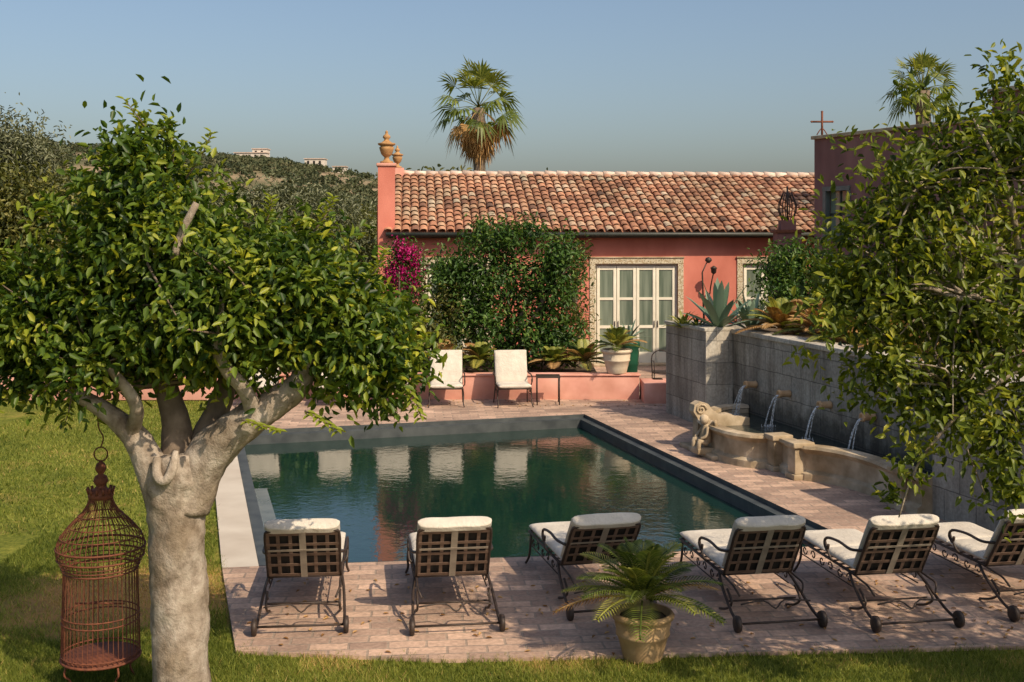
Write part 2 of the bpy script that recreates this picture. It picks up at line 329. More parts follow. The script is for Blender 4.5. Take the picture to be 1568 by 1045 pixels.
def crown_pts(blobs, nc, per, sig, rng, bias=.4, droop=-.15, jit=.1):
    B = np.array(blobs, float); vol = B[:, 3]*B[:, 4]*B[:, 5]
    idx = rng.choice(len(B), nc, p=vol**.8/np.sum(vol**.8))
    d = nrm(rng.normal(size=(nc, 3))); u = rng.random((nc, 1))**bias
    C = B[idx, :3]+d*B[idx, 3:6]*u*(1+rng.normal(size=(nc, 1))*jit)
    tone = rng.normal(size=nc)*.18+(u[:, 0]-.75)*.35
    P = np.repeat(C, per, 0)+rng.normal(size=(nc*per, 3))*sig*np.repeat(.6+.8*rng.random((nc, 1)), per, 0)
    O = np.repeat(d, per, 0)
    D = nrm(O*.55+nrm(rng.normal(size=(nc*per, 3)))*.9+np.array([0, 0, droop]))
    Nn = nrm(O*.5+np.array([0, 0, .8])+rng.normal(size=(nc*per, 3))*.45)
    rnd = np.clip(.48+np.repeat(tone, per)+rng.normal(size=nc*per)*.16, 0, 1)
    return P, D, Nn, rnd, C
def crown(name, blobs, nc, per, sig, L, W, mat, seed, parent=None, bias=.4, droop=-.15, jit=.1):
    rng = np.random.default_rng(seed)
    P, D, Nn, rnd, C = crown_pts(blobs, nc, per, sig, rng, bias, droop, jit)
    Ls = L*(.7+.5*rng.random(len(P)))
    leaves(name, P, D, Nn, Ls, Ls*W/L, rnd, mat, parent)
    return C

# ------------------------------------------------------------ ground, pool, terrace
FL, FR, NR, NL = (-5.02, 21.1), (1.42, 23.06), (4.01, 13.47), (-2.72, 12.62)
g = MB()
inn = [(-5.5, 21.9), (1.9, 23.8), (4.5, 13.1), (-2.85, 12.25)]
outr = [(-2500, 4000), (2500, 4000), (2500, -300), (-2500, -300)]
for i in range(4):
    j = (i+1) % 4
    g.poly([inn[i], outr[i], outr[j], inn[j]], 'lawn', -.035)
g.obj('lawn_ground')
t = MB()
def slab(pts, mat):
    t.prism(pts, -.12, 0, mat)
slab([(-6.6, 25.4), FL, FR, (9.5, 25.4)], 'terrace')
slab([FR, NR, (9.5, 10.2), (9.5, 25.4)], 'terrace')
slab([NL, (-3.1, 12.56), (-2.37, 10.08), (-.57, 9.88), (4.47, 10.2), (9.5, 10.2), NR], 'terrace')
t.obj('brick_terrace')
t = MB(); slab([(-6.6, 25.4), (-3.1, 12.56), NL, FL], 'chalk'); t.obj('stone_path')
t = MB(); slab([(-12, 25.42), (12, 25.42), (12, 34), (-12, 34)], 'terrace'); t.obj('courtyard_paving')
pool = empty('swimming_pool')
p = MB(); C4 = [FL, FR, NR, NL]; cen = Vector((sum(c[0] for c in C4)/4, sum(c[1] for c in C4)/4))
def inset(c, k):
    v = Vector(c); d = (cen-v); return (v+d.normalized()*k)
I1 = [inset(c, .004) for c in C4]; I2 = [inset(c, .26) for c in C4]
for i in range(4):
    j = (i+1) % 4
    p.add([(*I1[i], .004), (*I1[j], .004), (*I1[j], -.06), (*I1[i], -.06)], [(0, 1, 2, 3)], 'slate')
    p.add([(*I1[i], -.06), (*I1[j], -.06), (*I2[j], -.06), (*I2[i], -.06)], [(0, 1, 2, 3)], 'slate')
    p.add([(*I2[i], -.06), (*I2[j], -.06), (*I2[j], -1.5), (*I2[i], -1.5)], [(0, 1, 2, 3)], 'slate')
p.poly([(*c,) for c in I2], 'slate', -1.5)
p.prism([(-3.95, 17.3), (-3.62, 17.35), (-3.0, 15.1), (-3.35, 15.0)], -1.4, -.2, 'ledge')
p.obj('pool_shell', pool)
w = MB(); w.poly([(*c,) for c in I2], 'water', -.22); w.obj('pool_water', pool)

def in_poly(x, y, poly):
    c = np.zeros(len(x), bool); n = len(poly)
    for i in range(n):
        x0, y0 = poly[i]; x1, y1 = poly[(i+1) % n]
        k = ((y0 > y) != (y1 > y)) & (x < (x1-x0)*(y-y0)/(y1-y0+1e-12)+x0); c ^= k
    return c
rng = np.random.default_rng(3)
terr = [(-6.6, 25.4), (-3.1, 12.56), (-2.37, 10.08), (-.57, 9.88), (4.47, 10.2), (9.5, 10.2), (9.5, 25.4)]
def blades(n, x0, x1, y0, y1, h, wd):
    x = rng.uniform(x0, x1, n); y = rng.uniform(y0, y1, n)
    ex = .05*np.sin(x*9)+.04*np.sin(x*23+y*5)+.03*np.sin(x*57)
    k = ~in_poly(x+ex*.6, y+ex-.02, terr)
    dd = np.hypot(x+3.9, y-11.6)+.3*np.sin(x*6)*np.sin(y*7)
    k &= (dd > 1.15) | (rng.random(n) < .3)
    x, y = x[k], y[k]; n = len(x)
    P = np.stack([x, y, np.full(n, -.035)], 1); a = rng.uniform(0, 6.28, n)
    S = np.stack([np.cos(a), np.sin(a), 0*a], 1)*wd
    H = h*(.4+.9*rng.random(n))[:, None]
    T = P+np.stack([rng.normal(size=n)*.5, rng.normal(size=n)*.5, np.ones(n)], 1)*H
    V = np.stack([P-S, P+S, T], 1).reshape(-1, 3); F = np.arange(3*n).reshape(-1, 3)
    patch = np.sin(x*1.7+1)*np.sin(y*1.3+x*.6)+.5*np.sin(x*4.1+y*3.3)
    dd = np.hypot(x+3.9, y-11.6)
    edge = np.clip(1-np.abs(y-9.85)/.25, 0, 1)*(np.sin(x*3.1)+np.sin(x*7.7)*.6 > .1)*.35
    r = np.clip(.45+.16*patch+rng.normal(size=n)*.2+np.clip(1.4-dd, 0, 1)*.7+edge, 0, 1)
    return V, F, r
VV = []; FF = []; RR = []; o = 0
for args in ((80000, -4.2, 5.2, 8.6, 10.4, .05, .004), (80000, -5.6, -2.3, 8.8, 14, .045, .005), (50000, -9.5, -2.8, 14, 25, .05, .009)):
    V, F, r = blades(*args); VV.append(V); FF.append(F+o); RR.append(r); o += len(V)
np_mesh('grass', np.concatenate(VV), np.concatenate(FF), np.concatenate(RR), 'f_grass')
# fallen leaves on the paving
n = 260; rng2 = np.random.default_rng(77)
x = rng2.uniform(-2.4, 6, n); y = np.where(rng2.random(n) < .75, rng2.uniform(10, 12.5, n), rng2.uniform(24, 25, n)); a = rng2.uniform(0, 6.28, n)
leaves('fallen_leaves', np.stack([x, y, np.full(n, .012)], 1), np.stack([np.cos(a), np.sin(a), 0*a], 1), np.stack([0*a+.1, 0*a, 0*a+1], 1), .06, .028, rng2.random(n), 'f_dead')

lw = MB()
lw.box(-11, 2.72, 25.1, 25.4, -.02, .5, 'plaster_low', bev=.015)
lw.box(-11.03, 2.75, 25.07, 25.43, .5, .54, 'plaster_low', bev=.012)
lw.box(2.76, 3.25, 24.5, 25.4, -.02, .42, 'plaster_low', bev=.015)
lw.box(3.0, 6, 25.1, 25.4, -.02, .42, 'plaster_low', bev=.015)
lw.obj('low_pink_wall')
b = MB(); b.box(-11, 1.9, 25.4, 29.3, -.02, .44, 'soil'); b.obj('planting_bed')

# ------------------------------------------------------------ villa
vil = empty('pink_villa', (-3.17, 31, 0), R(5)); LEN = 14.5
w = MB(); ops = [(.9, 2.5), (5.42, 7.67), (9.45, 10.7)]; x = 0; ZT = 2.72
for a, b_ in ops:
    w.box(x, a, 0, .4, 0, 3.5, 'plaster'); w.box(a, b_, 0, .4, ZT, 3.5, 'plaster'); x = b_
w.box(x, LEN, 0, .4, 0, 3.5, 'plaster')
w.box(0, .4, .4, 9, 0, 3.5, 'plaster'); w.box(LEN-.4, LEN, .4, 9, 0, 3.5, 'plaster'); w.box(.4, LEN-.4, 8.6, 9, 0, 3.5, 'plaster')
for gx in (0, LEN-.4):
    w.add([(gx, 0, 3.5), (gx+.4, 0, 3.5), (gx, 9, 3.5), (gx+.4, 9, 3.5), (gx, 4.5, 5.2), (gx+.4, 4.5, 5.2)],
          [(0, 1, 5, 4), (2, 4, 5, 3), (0, 4, 2), (1, 3, 5), (0, 2, 3, 1)], 'plaster')
w.obj('walls', vil)
rf = MB(); ez = 3.56; sl = (5.3-ez)/4.85; ang = math.atan(sl); SL = 4.85/math.cos(ang)
for sgn in (0, 1):
    ya, yb = (-.35, 4.5) if not sgn else (9.35, 4.5)
    rf.add([(-.12, ya, ez), (LEN+.12, ya, ez), (LEN+.12, yb, 5.3), (-.12, yb, 5.3)], [(0, 1, 2, 3)], 'tile', .25)
    rf.add([(-.12, ya, ez-.06), (LEN+.12, ya, ez-.06), (LEN+.12, yb, 5.24), (-.12, yb, 5.24)], [(0, 1, 2, 3)], 'tile', .3)
    rf.add([(-.12, ya, ez-.06), (LEN+.12, ya, ez-.06), (LEN+.12, ya, ez), (-.12, ya, ez)], [(0, 1, 2, 3)], 'tile', .3)
sp = .235; rows = 14; st = SL/rows
for i in range(int((LEN+.2)/sp)+1):
    x0 = -.1+i*sp
    off = random.uniform(-.09, .09)
    for j in range(rows):
        s0 = j*st-.03+(random.uniform(-.03, .03)+off if j else 0); s1 = s0+st+.12; r0 = .108; r1 = .09; dx = random.uniform(-.014, .014); dx2 = dx+random.uniform(-.012, .012)
        s1 = min(s1, SL)
        rr = min(1, max(0, random.gauss(.55, .22)))
        vs = []
        for (s_, r_, lift, ddx) in ((s0, r0, .045, dx), (s1, r1, .008, dx2)):
            for k in range(8):
                th = math.pi*k/7
                lx = -math.cos(th)*r_; lz = math.sin(th)*r_*.62+lift
                y = -.35+s_*math.cos(ang)-lz*math.sin(ang); z = ez+s_*math.sin(ang)+lz*math.cos(ang)
                vs.append((x0+lx+ddx, y, z))
        rf.add(vs, [(k, k+1, 9+k, 8+k) for k in range(7)], 'tile', rr, smooth=False)
for i in range(int(LEN/.36)+1):
    x0 = -.1+i*.36
    rf.tube([(x0, 4.5, 5.34+random.uniform(-.01, .02)), (x0+.4, 4.5, 5.32)], [.1, .085], 'mortar', 10)
rf.obj('tiled_roof', vil)
gt = MB(); gt.tube([(-.15, -.43, ez-.05), (LEN+.1, -.43, ez-.05)], .055, 'gutter', 8)
gt.box(-.1, LEN, -.3, -.02, ez-.14, ez-.07, 'gutter'); gt.obj('gutter', vil)
for (a, b_) in ops:
    d = MB(); T = .15
    d.box(a-T, a, -.03, .1, .02, ZT, 'trim'); d.box(b_, b_+T, -.03, .1, .02, ZT, 'trim'); d.box(a-T, b_+T, -.035, .1, ZT+.002, ZT+T, 'trim')
    d.box(a-T-.02, b_+T+.02, -.06, .0, ZT+T+.002, ZT+T+.04, 'stone')
    n = 4 if b_-a > 2 else (3 if b_-a > 1.4 else 2); f = .05
    d.box(a, b_, .1, .2, ZT-f, ZT, 'white'); d.box(a, a+f, .1, .2, 0, ZT-f, 'white'); d.box(b_-f, b_, .1, .2, 0, ZT-f, 'white')
    wl = (b_-a-2*f)/n; H = ZT-f
    for i in range(n):
        x0 = a+f+i*wl+.006; x1 = x0+wl-.012; s_ = .08
        d.box(x0, x0+s_, .07, .13, .02, H-.01, 'white', bev=.008); d.box(x1-s_, x1, .07, .13, .02, H-.01, 'white', bev=.008)
        for z0, z1 in ((.02, .34), (.98, 1.06), (1.74, 1.81), (H-.12, H-.01)):
            d.box(x0+s_, x1-s_, .075, .125, z0, z1, 'white')
        d.box(x0+s_, x1-s_, .095, .105, .34, H-.12, 'glass')
        d.tube([(x1-.04 if i % 2 == 0 else x0+.04, .05, 1.0), (x1-.04 if i % 2 == 0 else x0+.04, .05, 1.18)], .012, 'iron', 6)
    d.box(a, b_, .38, .4, 0, ZT, 'dark')
    d.box(a-.1, b_+.1, -.35, -.0, .0, .06, 'stone', bev=.01)
    d.obj('french_door', vil)
def urn(mb, c, s, mat):
    pr = [(.2, 0), (.2, .07), (.12, .09), (.08, .14), (.07, .2), (.12, .24), (.17, .3), (.21, .42), (.23, .5), (.18, .54), (.25, .57), (.27, .6), (.27, .63), (.17, .65), (.09, .71), (.07, .76), (.12, .8), (.11, .86), (.05, .91), (.04, .95), (.05, .98), (.0, 1.04)]
    mb.lathe([(r*s, z*s) for r, z in pr], c, mat, 20)
pi = MB(); pi.box(-.36, .08, -.2, .5, 0, 5.3, 'plaster'); pi.box(-.4, .12, -.24, .54, 5.3, 5.38, 'plaster_low', bev=.015)
pi.box(-.4, 0, .5, 9, 3.3, 4.3, 'plaster')
pi.obj('corner_pier', vil)
u = MB(); urn(u, (-.14, .15, 5.38), .86, 'urn'); u.obj('roof_urn', vil)
u = MB(); u.box(-.1, .3, 4.3, 4.7, 5.2, 5.5, 'plaster_low'); urn(u, (.1, 4.5, 5.5), .66, 'urn'); u.obj('ridge_urn', vil)
la = MB(); la.tube([(8.55, 0, 1.9), (8.5, -.3, 2.15), (8.55, -.4, 2.5)], .018, 'iron', 6, 4); la.lathe([(.03, 0), (.07, .04), (.08, .14), (.1, .16), (.02, .22)], (8.55, -.4, 2.45), 'iron', 8)
la.obj('wall_lantern', vil)
la = MB(); la.box(4.7, 4.92, -.2, -.02, 1.7, 2.15, 'gutter', bev=.01); la.tube([(4.8, -.1, 2.15), (4.8, -.1, 2.3)], .015, 'iron', 6); la.obj('small_lantern', vil)

rb = empty('tall_plaster_house')
A = Vector((6.95, 27)); B = Vector((10.4, 19.4)); dirv = (B-A).normalized(); nv = Vector((-dirv.y, dirv.x))
if nv.x < 0: nv = -nv
w = MB()
def rbx(u0, u1, v0, v1, z0, z1, mat, bev=0):
    X = Matrix(((dirv.x, nv.x, 0, A.x), (dirv.y, nv.y, 0, A.y), (0, 0, 1, 0), (0, 0, 0, 1)))
    w.box(u0, u1, v0, v1, z0, z1, mat, X=X, bev=bev)
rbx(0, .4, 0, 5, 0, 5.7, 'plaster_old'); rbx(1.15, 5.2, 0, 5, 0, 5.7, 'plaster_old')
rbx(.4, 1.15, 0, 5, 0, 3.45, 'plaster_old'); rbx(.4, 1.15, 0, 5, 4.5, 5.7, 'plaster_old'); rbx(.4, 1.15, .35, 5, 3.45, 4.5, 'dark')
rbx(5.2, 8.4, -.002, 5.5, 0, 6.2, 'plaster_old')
rbx(-.06, 5.2, -.06, 5.06, 5.7, 5.78, 'stone', .01); rbx(5.14, 8.45, -.07, 5.56, 6.2, 6.29, 'stone', .01)
rbx(.32, .42, -.03, .1, 3.4, 4.56, 'ledge'); rbx(1.13, 1.23, -.03, .1, 3.4, 4.56, 'ledge'); rbx(.32, 1.23, -.04, .1, 4.5, 4.6, 'ledge'); rbx(.3, 1.25, -.06, .12, 3.36, 3.45, 'ledge')
rbx(.42, 1.13, .12, .16, 3.45, 4.5, 'glass'); rbx(.75, .8, .1, .17, 3.45, 4.5, 'gutter'); rbx(.42, 1.13, .1, .17, 3.95, 4.0, 'gutter')
w.obj('walls', rb)
c = MB(); c.tube([(7.1, 26.9, 5.75), (7.1, 26.9, 6.33)], .025, 'rust', 6); c.tube([(6.86, 26.9, 6.1), (7.34, 26.9, 6.1)], .022, 'rust', 6)
c.tube([(6.98, 26.9, 5.8), (7.1, 26.9, 5.95), (7.22, 26.9, 5.8)], .012, 'rust', 6, 4)
for q in ((6.86, 6.1), (7.34, 6.1), (7.1, 6.33)): c.lathe([(.0, -.03), (.035, 0), (.0, .03)], (q[0], 26.9, q[1]), 'rust', 8)
c.obj('iron_cross')
ch = MB(); ch.box(6.2, 6.75, 27.4, 27.9, 0, 3.55, 'plaster_old'); ch.box(6.15, 6.8, 27.35, 27.95, 3.55, 3.63, 'rust', bev=.01); ch.box(6.3, 6.65, 27.5, 27.8, 3.63, 3.85, 'plaster_old')
for k in range(8):
    a = k*math.pi/4; ch.tube([(6.48+.12*math.cos(a), 27.65+.12*math.sin(a), 3.85), (6.48+.22*math.cos(a), 27.65+.22*math.sin(a), 4.15), (6.48+.1*math.cos(a), 27.65+.1*math.sin(a), 4.5)], .012, 'iron', 5, 4)
ch.tube([(6.48, 27.65, 3.8), (6.48, 27.65, 4.65)], .02, 'iron', 6); ch.obj('garden_chimney')

# ------------------------------------------------------------ fountain wall
fw = empty('fountain_wall', (3.54, 21.5, 0), R(-75))
w = MB()
w.box(-1.87, -.002, 0, .53, 0, 1.76, 'ashlar'); w.box(0, 6.87, .53, .95, 0, 1.72, 'ashlar_wet'); w.box(6.872, 11, 0, .95, 0, 1.76, 'ashlar')
w.box(-1.9, .03, -.03, .56, 1.76, 1.82, 'ashlar_l', bev=.008); w.box(.032, 6.84, .49, .99, 1.72, 1.8, 'ashlar_l', bev=.01); w.box(6.845, 11, -.03, .99, 1.76, 1.82, 'ashlar_l', bev=.008)
w.box(-.001, .035, -.004, .525, 0.001, 1.757, 'ashlar_l')
w.box(-1.87, -1.5, .532, 6, 0, 1.72, 'ashlar')
w.obj('walls', fw)
s_ = MB(); s_.box(-1.5, 11, .95, 7.5, 0, 1.66, 'soil'); s_.box(1.2, 11, 1.9, 2.2, 1.6, 1.95, 'plaster_low'); s_.obj('raised_bed', fw)
def sweep(mb, path, prof, mat, closed=False):
    P = [Vector((p[0], p[1])) for p in path]; Q = []
    for i in range(len(P)-1):
        p0 = P[max(i-1, 0)]; p1 = P[i]; p2 = P[i+1]; p3 = P[min(i+2, len(P)-1)]
        for k in range(4):
            t = k/4; Q.append(.5*((2*p1)+(p2-p0)*t+(2*p0-5*p1+4*p2-p3)*t*t+(3*p1-p0-3*p2+p3)*t**3))
    Q.append(P[-1]); vs = []; n = len(prof)
    for i, q in enumerate(Q):
        d = (Q[min(i+1, len(Q)-1)]-Q[max(i-1, 0)]).normalized(); nn = Vector((d.y, -d.x))
        for o_, z in prof: vs.append((q.x+nn.x*o_, q.y+nn.y*o_, z))
    fs = [(i*n+k, i*n+(k+1) % n, (i+1)*n+(k+1) % n, (i+1)*n+k) for i in range(len(Q)-1) for k in range(n)]
    fs += [list(range(n)), [(len(Q)-1)*n+k for k in range(n)]]
    mb.add(vs, fs, mat)
bs = MB()
path = [(.6, .5), (.7, 0), (1.3, -.6), (1.9, -.9), (2.5, -1.0), (3.1, -.98), (3.5, -.8), (3.7, -.5), (4.45, -.48), (4.7, -.3), (5.1, -.12), (5.7, -.05), (6.3, -.1), (6.87, -.12)]
prof = [(-.12, 0), (-.12, .43), (-.14, .45), (-.12, .5), (.1, .5), (.12, .46), (.07, .42), (.03, .38), (.03, .14), (.09, .1), (.1, 0)]
sweep(bs, path, prof, 'stone')
for (px_, py_) in ((3.78, -.6), (4.42, -.6), (6.45, -.2)):
    bs.box(px_-.14, px_+.14, py_-.08, py_+.25, 0, .08, 'stone', bev=.01); bs.box(px_-.11, px_+.11, py_-.05, py_+.22, .08, .46, 'stone', bev=.01)
    bs.box(px_-.15, px_+.15, py_-.09, py_+.25, .46, .54, 'stone', bev=.015)
prf = [(0, 0), (.02, .5), (-.06, .62), (-.04, .73), (.06, .78), (.2, .74), (.3, .62), (.42, .55), (.6, .56), (.72, .5), (.95, .48), (.95, 0)]
n = len(prf); vs = [(x_, -1.02+s, z) for x_ in (1.72, 1.92) for s, z in prf]
bs.add(vs, [list(range(n)), list(range(n, 2*n))]+[(i, (i+1) % n, n+(i+1) % n, n+i) for i in range(n)], 'stone')
for x_ in (1.71, 1.93):
    pts = [(x_, -.95+.1*(1-k/14)*math.cos(k*.8), .65+.1*(1-k/14)*math.sin(k*.8)) for k in range(13)]
    bs.tube(pts, .018, 'stone', 6)
bs.box(1.6, 2.9, -1.2, -.85, 0, .07, 'stone', bev=.015)
bs.obj('carved_basin', fw)
bw = MB(); bw.poly([(.7, .52), (.75, 0), (1.35, -.5), (1.9, -.8), (3.1, -.87), (3.5, -.7), (3.75, -.45), (4.45, -.4), (5.1, -.02), (6.86, -.02), (6.86, .52)], 'water2', .36); bw.obj('basin_water', fw)
st_ = MB(); X = Matrix.Translation((2.5, -1.14, .1)) @ Matrix.Scale(1.15, 4)
st_.tube([(0, 0, .1), (0, .01, .2), (0, .02, .3), (0, 0, .36)], [.075, .085, .07, .035], 'stone', 10, 4, X=X)
st_.lathe([(0, -.07), (.05, -.05), (.068, 0), (.055, .05), (0, .075)], (0, -.01, .42), 'stone', 12, X=X)
for sg in (-1, 1):
    st_.tube([(sg*.05, 0, .1), (sg*.09, -.12, .14), (sg*.08, -.13, .0)], [.045, .036, .026], 'stone', 8, 4, X=X)
    st_.tube([(sg*.07, .01, .32), (sg*.13, -.03, .22), (sg*.09, -.11, .17)], [.03, .025, .018], 'stone', 8, 4, X=X)
    st_.tube([(sg*.03, .06, .3), (sg*.12, .1, .4), (sg*.14, .1, .26)], [.03, .035, .01], 'stone', 6, 3, X=X)
st_.box(-.13, .13, -.16, .12, -.04, .04, 'stone', X=X, bev=.01)
st_.obj('putto_statue', fw)
sp_ = MB(); jt = MB()
for k, u0 in enumerate((.98, 2.2, 3.5, 4.72)):
    sp_.lathe([(.05, 0), (.065, .02), (.055, .05), (.055, .17), (.068, .19), (.068, .22), (.05, .23), (.04, .2)], (0, 0, 0), 'spout', 12, X=Matrix.Translation((u0, .53, .9)) @ Matrix.Rotation(R(90), 4, 'X'))
    for q in range(9):
        a = random.uniform(-.03, .03); b1 = random.uniform(.12, .24)
        pts = [(u0+a*.4, .31-b1*t_, .88-(.52)*t_*t_) for t_ in (0, .2, .4, .6, .8, 1)]
        pts = [(x_+a*i*.3+random.uniform(-.004, .004), y_+random.uniform(-.004, .004), z_) for i, (x_, y_, z_) in enumerate(pts)]
        jt.tube(pts, [.009, .006, .005, .0045, .004, .005], 'jet', 5, 3)
    for q in range(40):
        a = random.uniform(0, 6.28); r_ = random.uniform(0, .13); h = random.uniform(.005, .06)
        jt.lathe([(0, 0), (.007, h*.5), (0, h)], (u0+r_*math.cos(a), .12+r_*math.sin(a), .36), 'jet', 5)
sp_.obj('water_spouts', fw); jt.obj('water_jets', fw)

# ------------------------------------------------------------ loungers
def lounger_mesh(name, sl=1.3, bh=.60, lean=.3, wheels=True, sh=.36, seed=1):
    m = MB(); hw = .335; y0 = .55 if wheels else .3; y1 = y0+sl
    hy, hz = y0, sh+.01; ty, tz = y0-lean, sh+bh
    L = math.hypot(ty-hy, tz-hz); ey = Vector((0, (ty-hy)/L, (tz-hz)/L)); ez = Vector((1, 0, 0)).cross(ey)
    X = Matrix(((1, 0, 0, 0), (0, ey.y, ez.y, hy), (0, ey.z, ez.z, hz), (0, 0, 0, 1)))
    r = .014
    m.tube([(-hw, 0, .01), (-hw, L*.5, .01), (-hw, L-.06, .01), (-hw+.05, L, .01), (0, L+.012, .01), (hw-.05, L, .01), (hw, L-.06, .01), (hw, L*.5, .01), (hw, 0, .01)], r, 'iron', 8, 3, X=X)
    m.tube([(-hw, 0, .01), (hw, 0, .01)], r, 'iron', 8, X=X)
    nC = 7; nR = 5; sw = .016
    for i in range(nC):
        x = -hw+(i)*(2*hw)/(nC-1); x = max(-hw+.02, min(hw-.02, x))
        m.box(x-sw, x+sw, .0, L-.01, .008 if i % 2 else .0125, .012 if i % 2 else .0165, 'strap', X=X)
    for j in range(nR):
        a = .03+j*(L-.07)/(nR-1)
        m.box(-hw, hw, a-sw, a+sw, .017, .0205, 'strap', X=X)
    m.box(-hw+.01, hw-.01, .02, L-.03, -.02, -.003, 'cback', X=X)
    m.pillow(-hw-.005, hw+.005, .03, L+.035, -.105, -.021, 'cush', X=X, seed=seed)
    m.pillow(-hw-.005, hw+.005, L-.03, L+.045, -.1, .03, 'cush', X=X, seed=seed+4)
    m.box(-.03, .03, .0, L, .0215, .026, 'tie', X=X); m.box(-hw*.95, hw*.95, L*.58, L*.58+.025, .0265, .029, 'tie', X=X)
    for sg in (-1, 1):
        m.tube([(sg*hw, y0, sh), (sg*hw, y1, sh)], r, 'iron', 8)
    m.tube([(-hw, y1, sh), (hw, y1, sh)], r, 'iron', 8); m.tube([(-hw, y0+.1, sh), (hw, y0+.1, sh)], r*.8, 'iron', 6)
    nn = int(sl/.12)
    for i in range(nn): yy = y0+.06+i*sl/nn; m.box(-hw, hw, yy-.02, yy+.02, sh+.005, sh+.011, 'strap')
    m.pillow(-hw, hw, y0+.02, y0+.02+sl*.5, sh+.012, sh+.095, 'cush', seed=seed+9)
    m.pillow(-hw, hw, y0+.015+sl*.5, y1+.03, sh+.012, sh+.092, 'cush', seed=seed+13)
    for sg in (-1, 1):
        k = int(sl/.19)
        for i in range(k):
            cy = y0+.12+i*(sl-.1)/k; c0 = sh-.07
            pts = [(sg*hw, cy+.055*(1-q/12)*math.cos(q*.75+(i % 2)*math.pi), c0+.05*(1-q/12)*math.sin(q*.75+(i % 2)*math.pi)) for q in range(9)]
            m.tube(pts, .007, 'iron', 5)
        m.tube([(sg*hw, y0+.05, sh-.13), (sg*hw, y1-.05, sh-.13)], .007, 'iron', 5)
        m.tube([(sg*hw, y1-.08, sh), (sg*(hw+.02), y1-.12, sh*.6), (sg*(hw+.01), y1-.02, sh*.25), (sg*(hw+.03), y1+.04, .01)], .013, 'iron', 7, 4)
        if wheels:
            m.tube([(sg*hw, y0+.12, sh), (sg*(hw+.03), y0-.05, sh*.72), (sg*(hw+.05), .2, sh*.32), (sg*.385, 0, .075)], .014, 'iron', 7, 4)
            m.tube([(sg*hw, y0-.1, sh*.7), (sg*hw, y0-.22, sh*.45), (sg*hw, y0-.1, sh*.2), (sg*hw, y0+.1, .01)], .012, 'iron', 7, 4)
            m.tube([(sg*hw, y0+.1, sh), (sg*hw, y0-.12, sh*.95), (sg*hw, ty+.06, sh*.9), (sg*hw*.9, ty, sh*.7)], .01, 'iron', 6, 4)
            Xw = Matrix.Translation((sg*.405, 0, .075)) @ Matrix.Rotation(R(90), 4, 'Y')
            m.lathe([(.03, -.024), (.072, -.02), (.076, 0), (.072, .02), (.03, .024)], (0, 0, 0), 'iron', 18, X=Xw)
        else:
            m.tube([(sg*hw, y0+.02, sh), (sg*(hw+.01), y0-.04, sh*.5), (sg*(hw+.02), y0-.1, .01)], .013, 'iron', 7, 4)
        ax = hw+.045; am = min(.5, sl*.6)
        m.tube([(sg*hw, hy-lean*.45, sh+bh*.5), (sg*ax, y0+.0, sh+.24), (sg*ax, y0+am*.5, sh+.25), (sg*ax, y0+am, sh+.22), (sg*ax, y0+am+.06, sh+.15), (sg*(ax), y0+am, sh+.1), (sg*ax, y0+am-.03, sh+.16)], .014, 'iron', 7, 4)
        m.tube([(sg*ax, y0+am+.05, sh+.18), (sg*ax, y0+am-.06, sh+.05), (sg*hw, y0+am-.08, sh)], .012, 'iron', 6, 4)
    if wheels:
        m.tube([(-.4, 0, .075), (.4, 0, .075)], .011, 'iron', 7)
        m.tube([(-hw, y0-.12, sh*.4), (hw, y0-.12, sh*.4)], .01, 'iron', 6)
        m.tube([(-hw, .1, sh*.6), (-.1, .14, sh*.62), (0, .1, sh*.45), (.1, .14, sh*.62), (hw, .1, sh*.6)], .008, 'iron', 6, 3)
    return m.mesh(name)
lms = [lounger_mesh('sun_lounger', bh=.52, lean=.34, seed=1), lounger_mesh('sun_lounger', bh=.53, lean=.33, seed=3), lounger_mesh('sun_lounger', bh=.47, lean=.40, seed=5)]
for (x, y, r, k) in ((-1.89, 10.49, 6, 0), (-.49, 10.52, 8, 1), (.93, 10.95, 13, 2), (2.42, 10.6, 10, 0), (3.66, 10.6, 10, 1), (5.02, 10.9, 11, 0)):
    o = bpy.data.objects.new('sun_lounger', lms[k]); COL.objects.link(o); o.location = (x, y, 0); o.rotation_euler[2] = R(r)
cm = lounger_mesh('garden_chair', .62, .66, .18, False, .38)
for x, r in ((-5.2, 176), (-3.74, 186), (-2.5, 180), (-1.4, 184), (-.06, 188)):
    o = bpy.data.objects.new('garden_chair', cm); COL.objects.link(o); o.location = (x, 24.85, 0); o.rotation_euler[2] = R(r)
tb = MB()
tb.box(.5, 1.0, 24.25, 24.75, .56, .585, 'iron', bev=.005)
for x in (.52, .98):
    for y in (24.27, 24.73): tb.tube([(x, y, 0), (x, y, .57)], .014, 'iron', 6)
    tb.tube([(x, 24.27, .1), (x, 24.73, .1)], .008, 'iron', 6)
tb.obj('side_table')

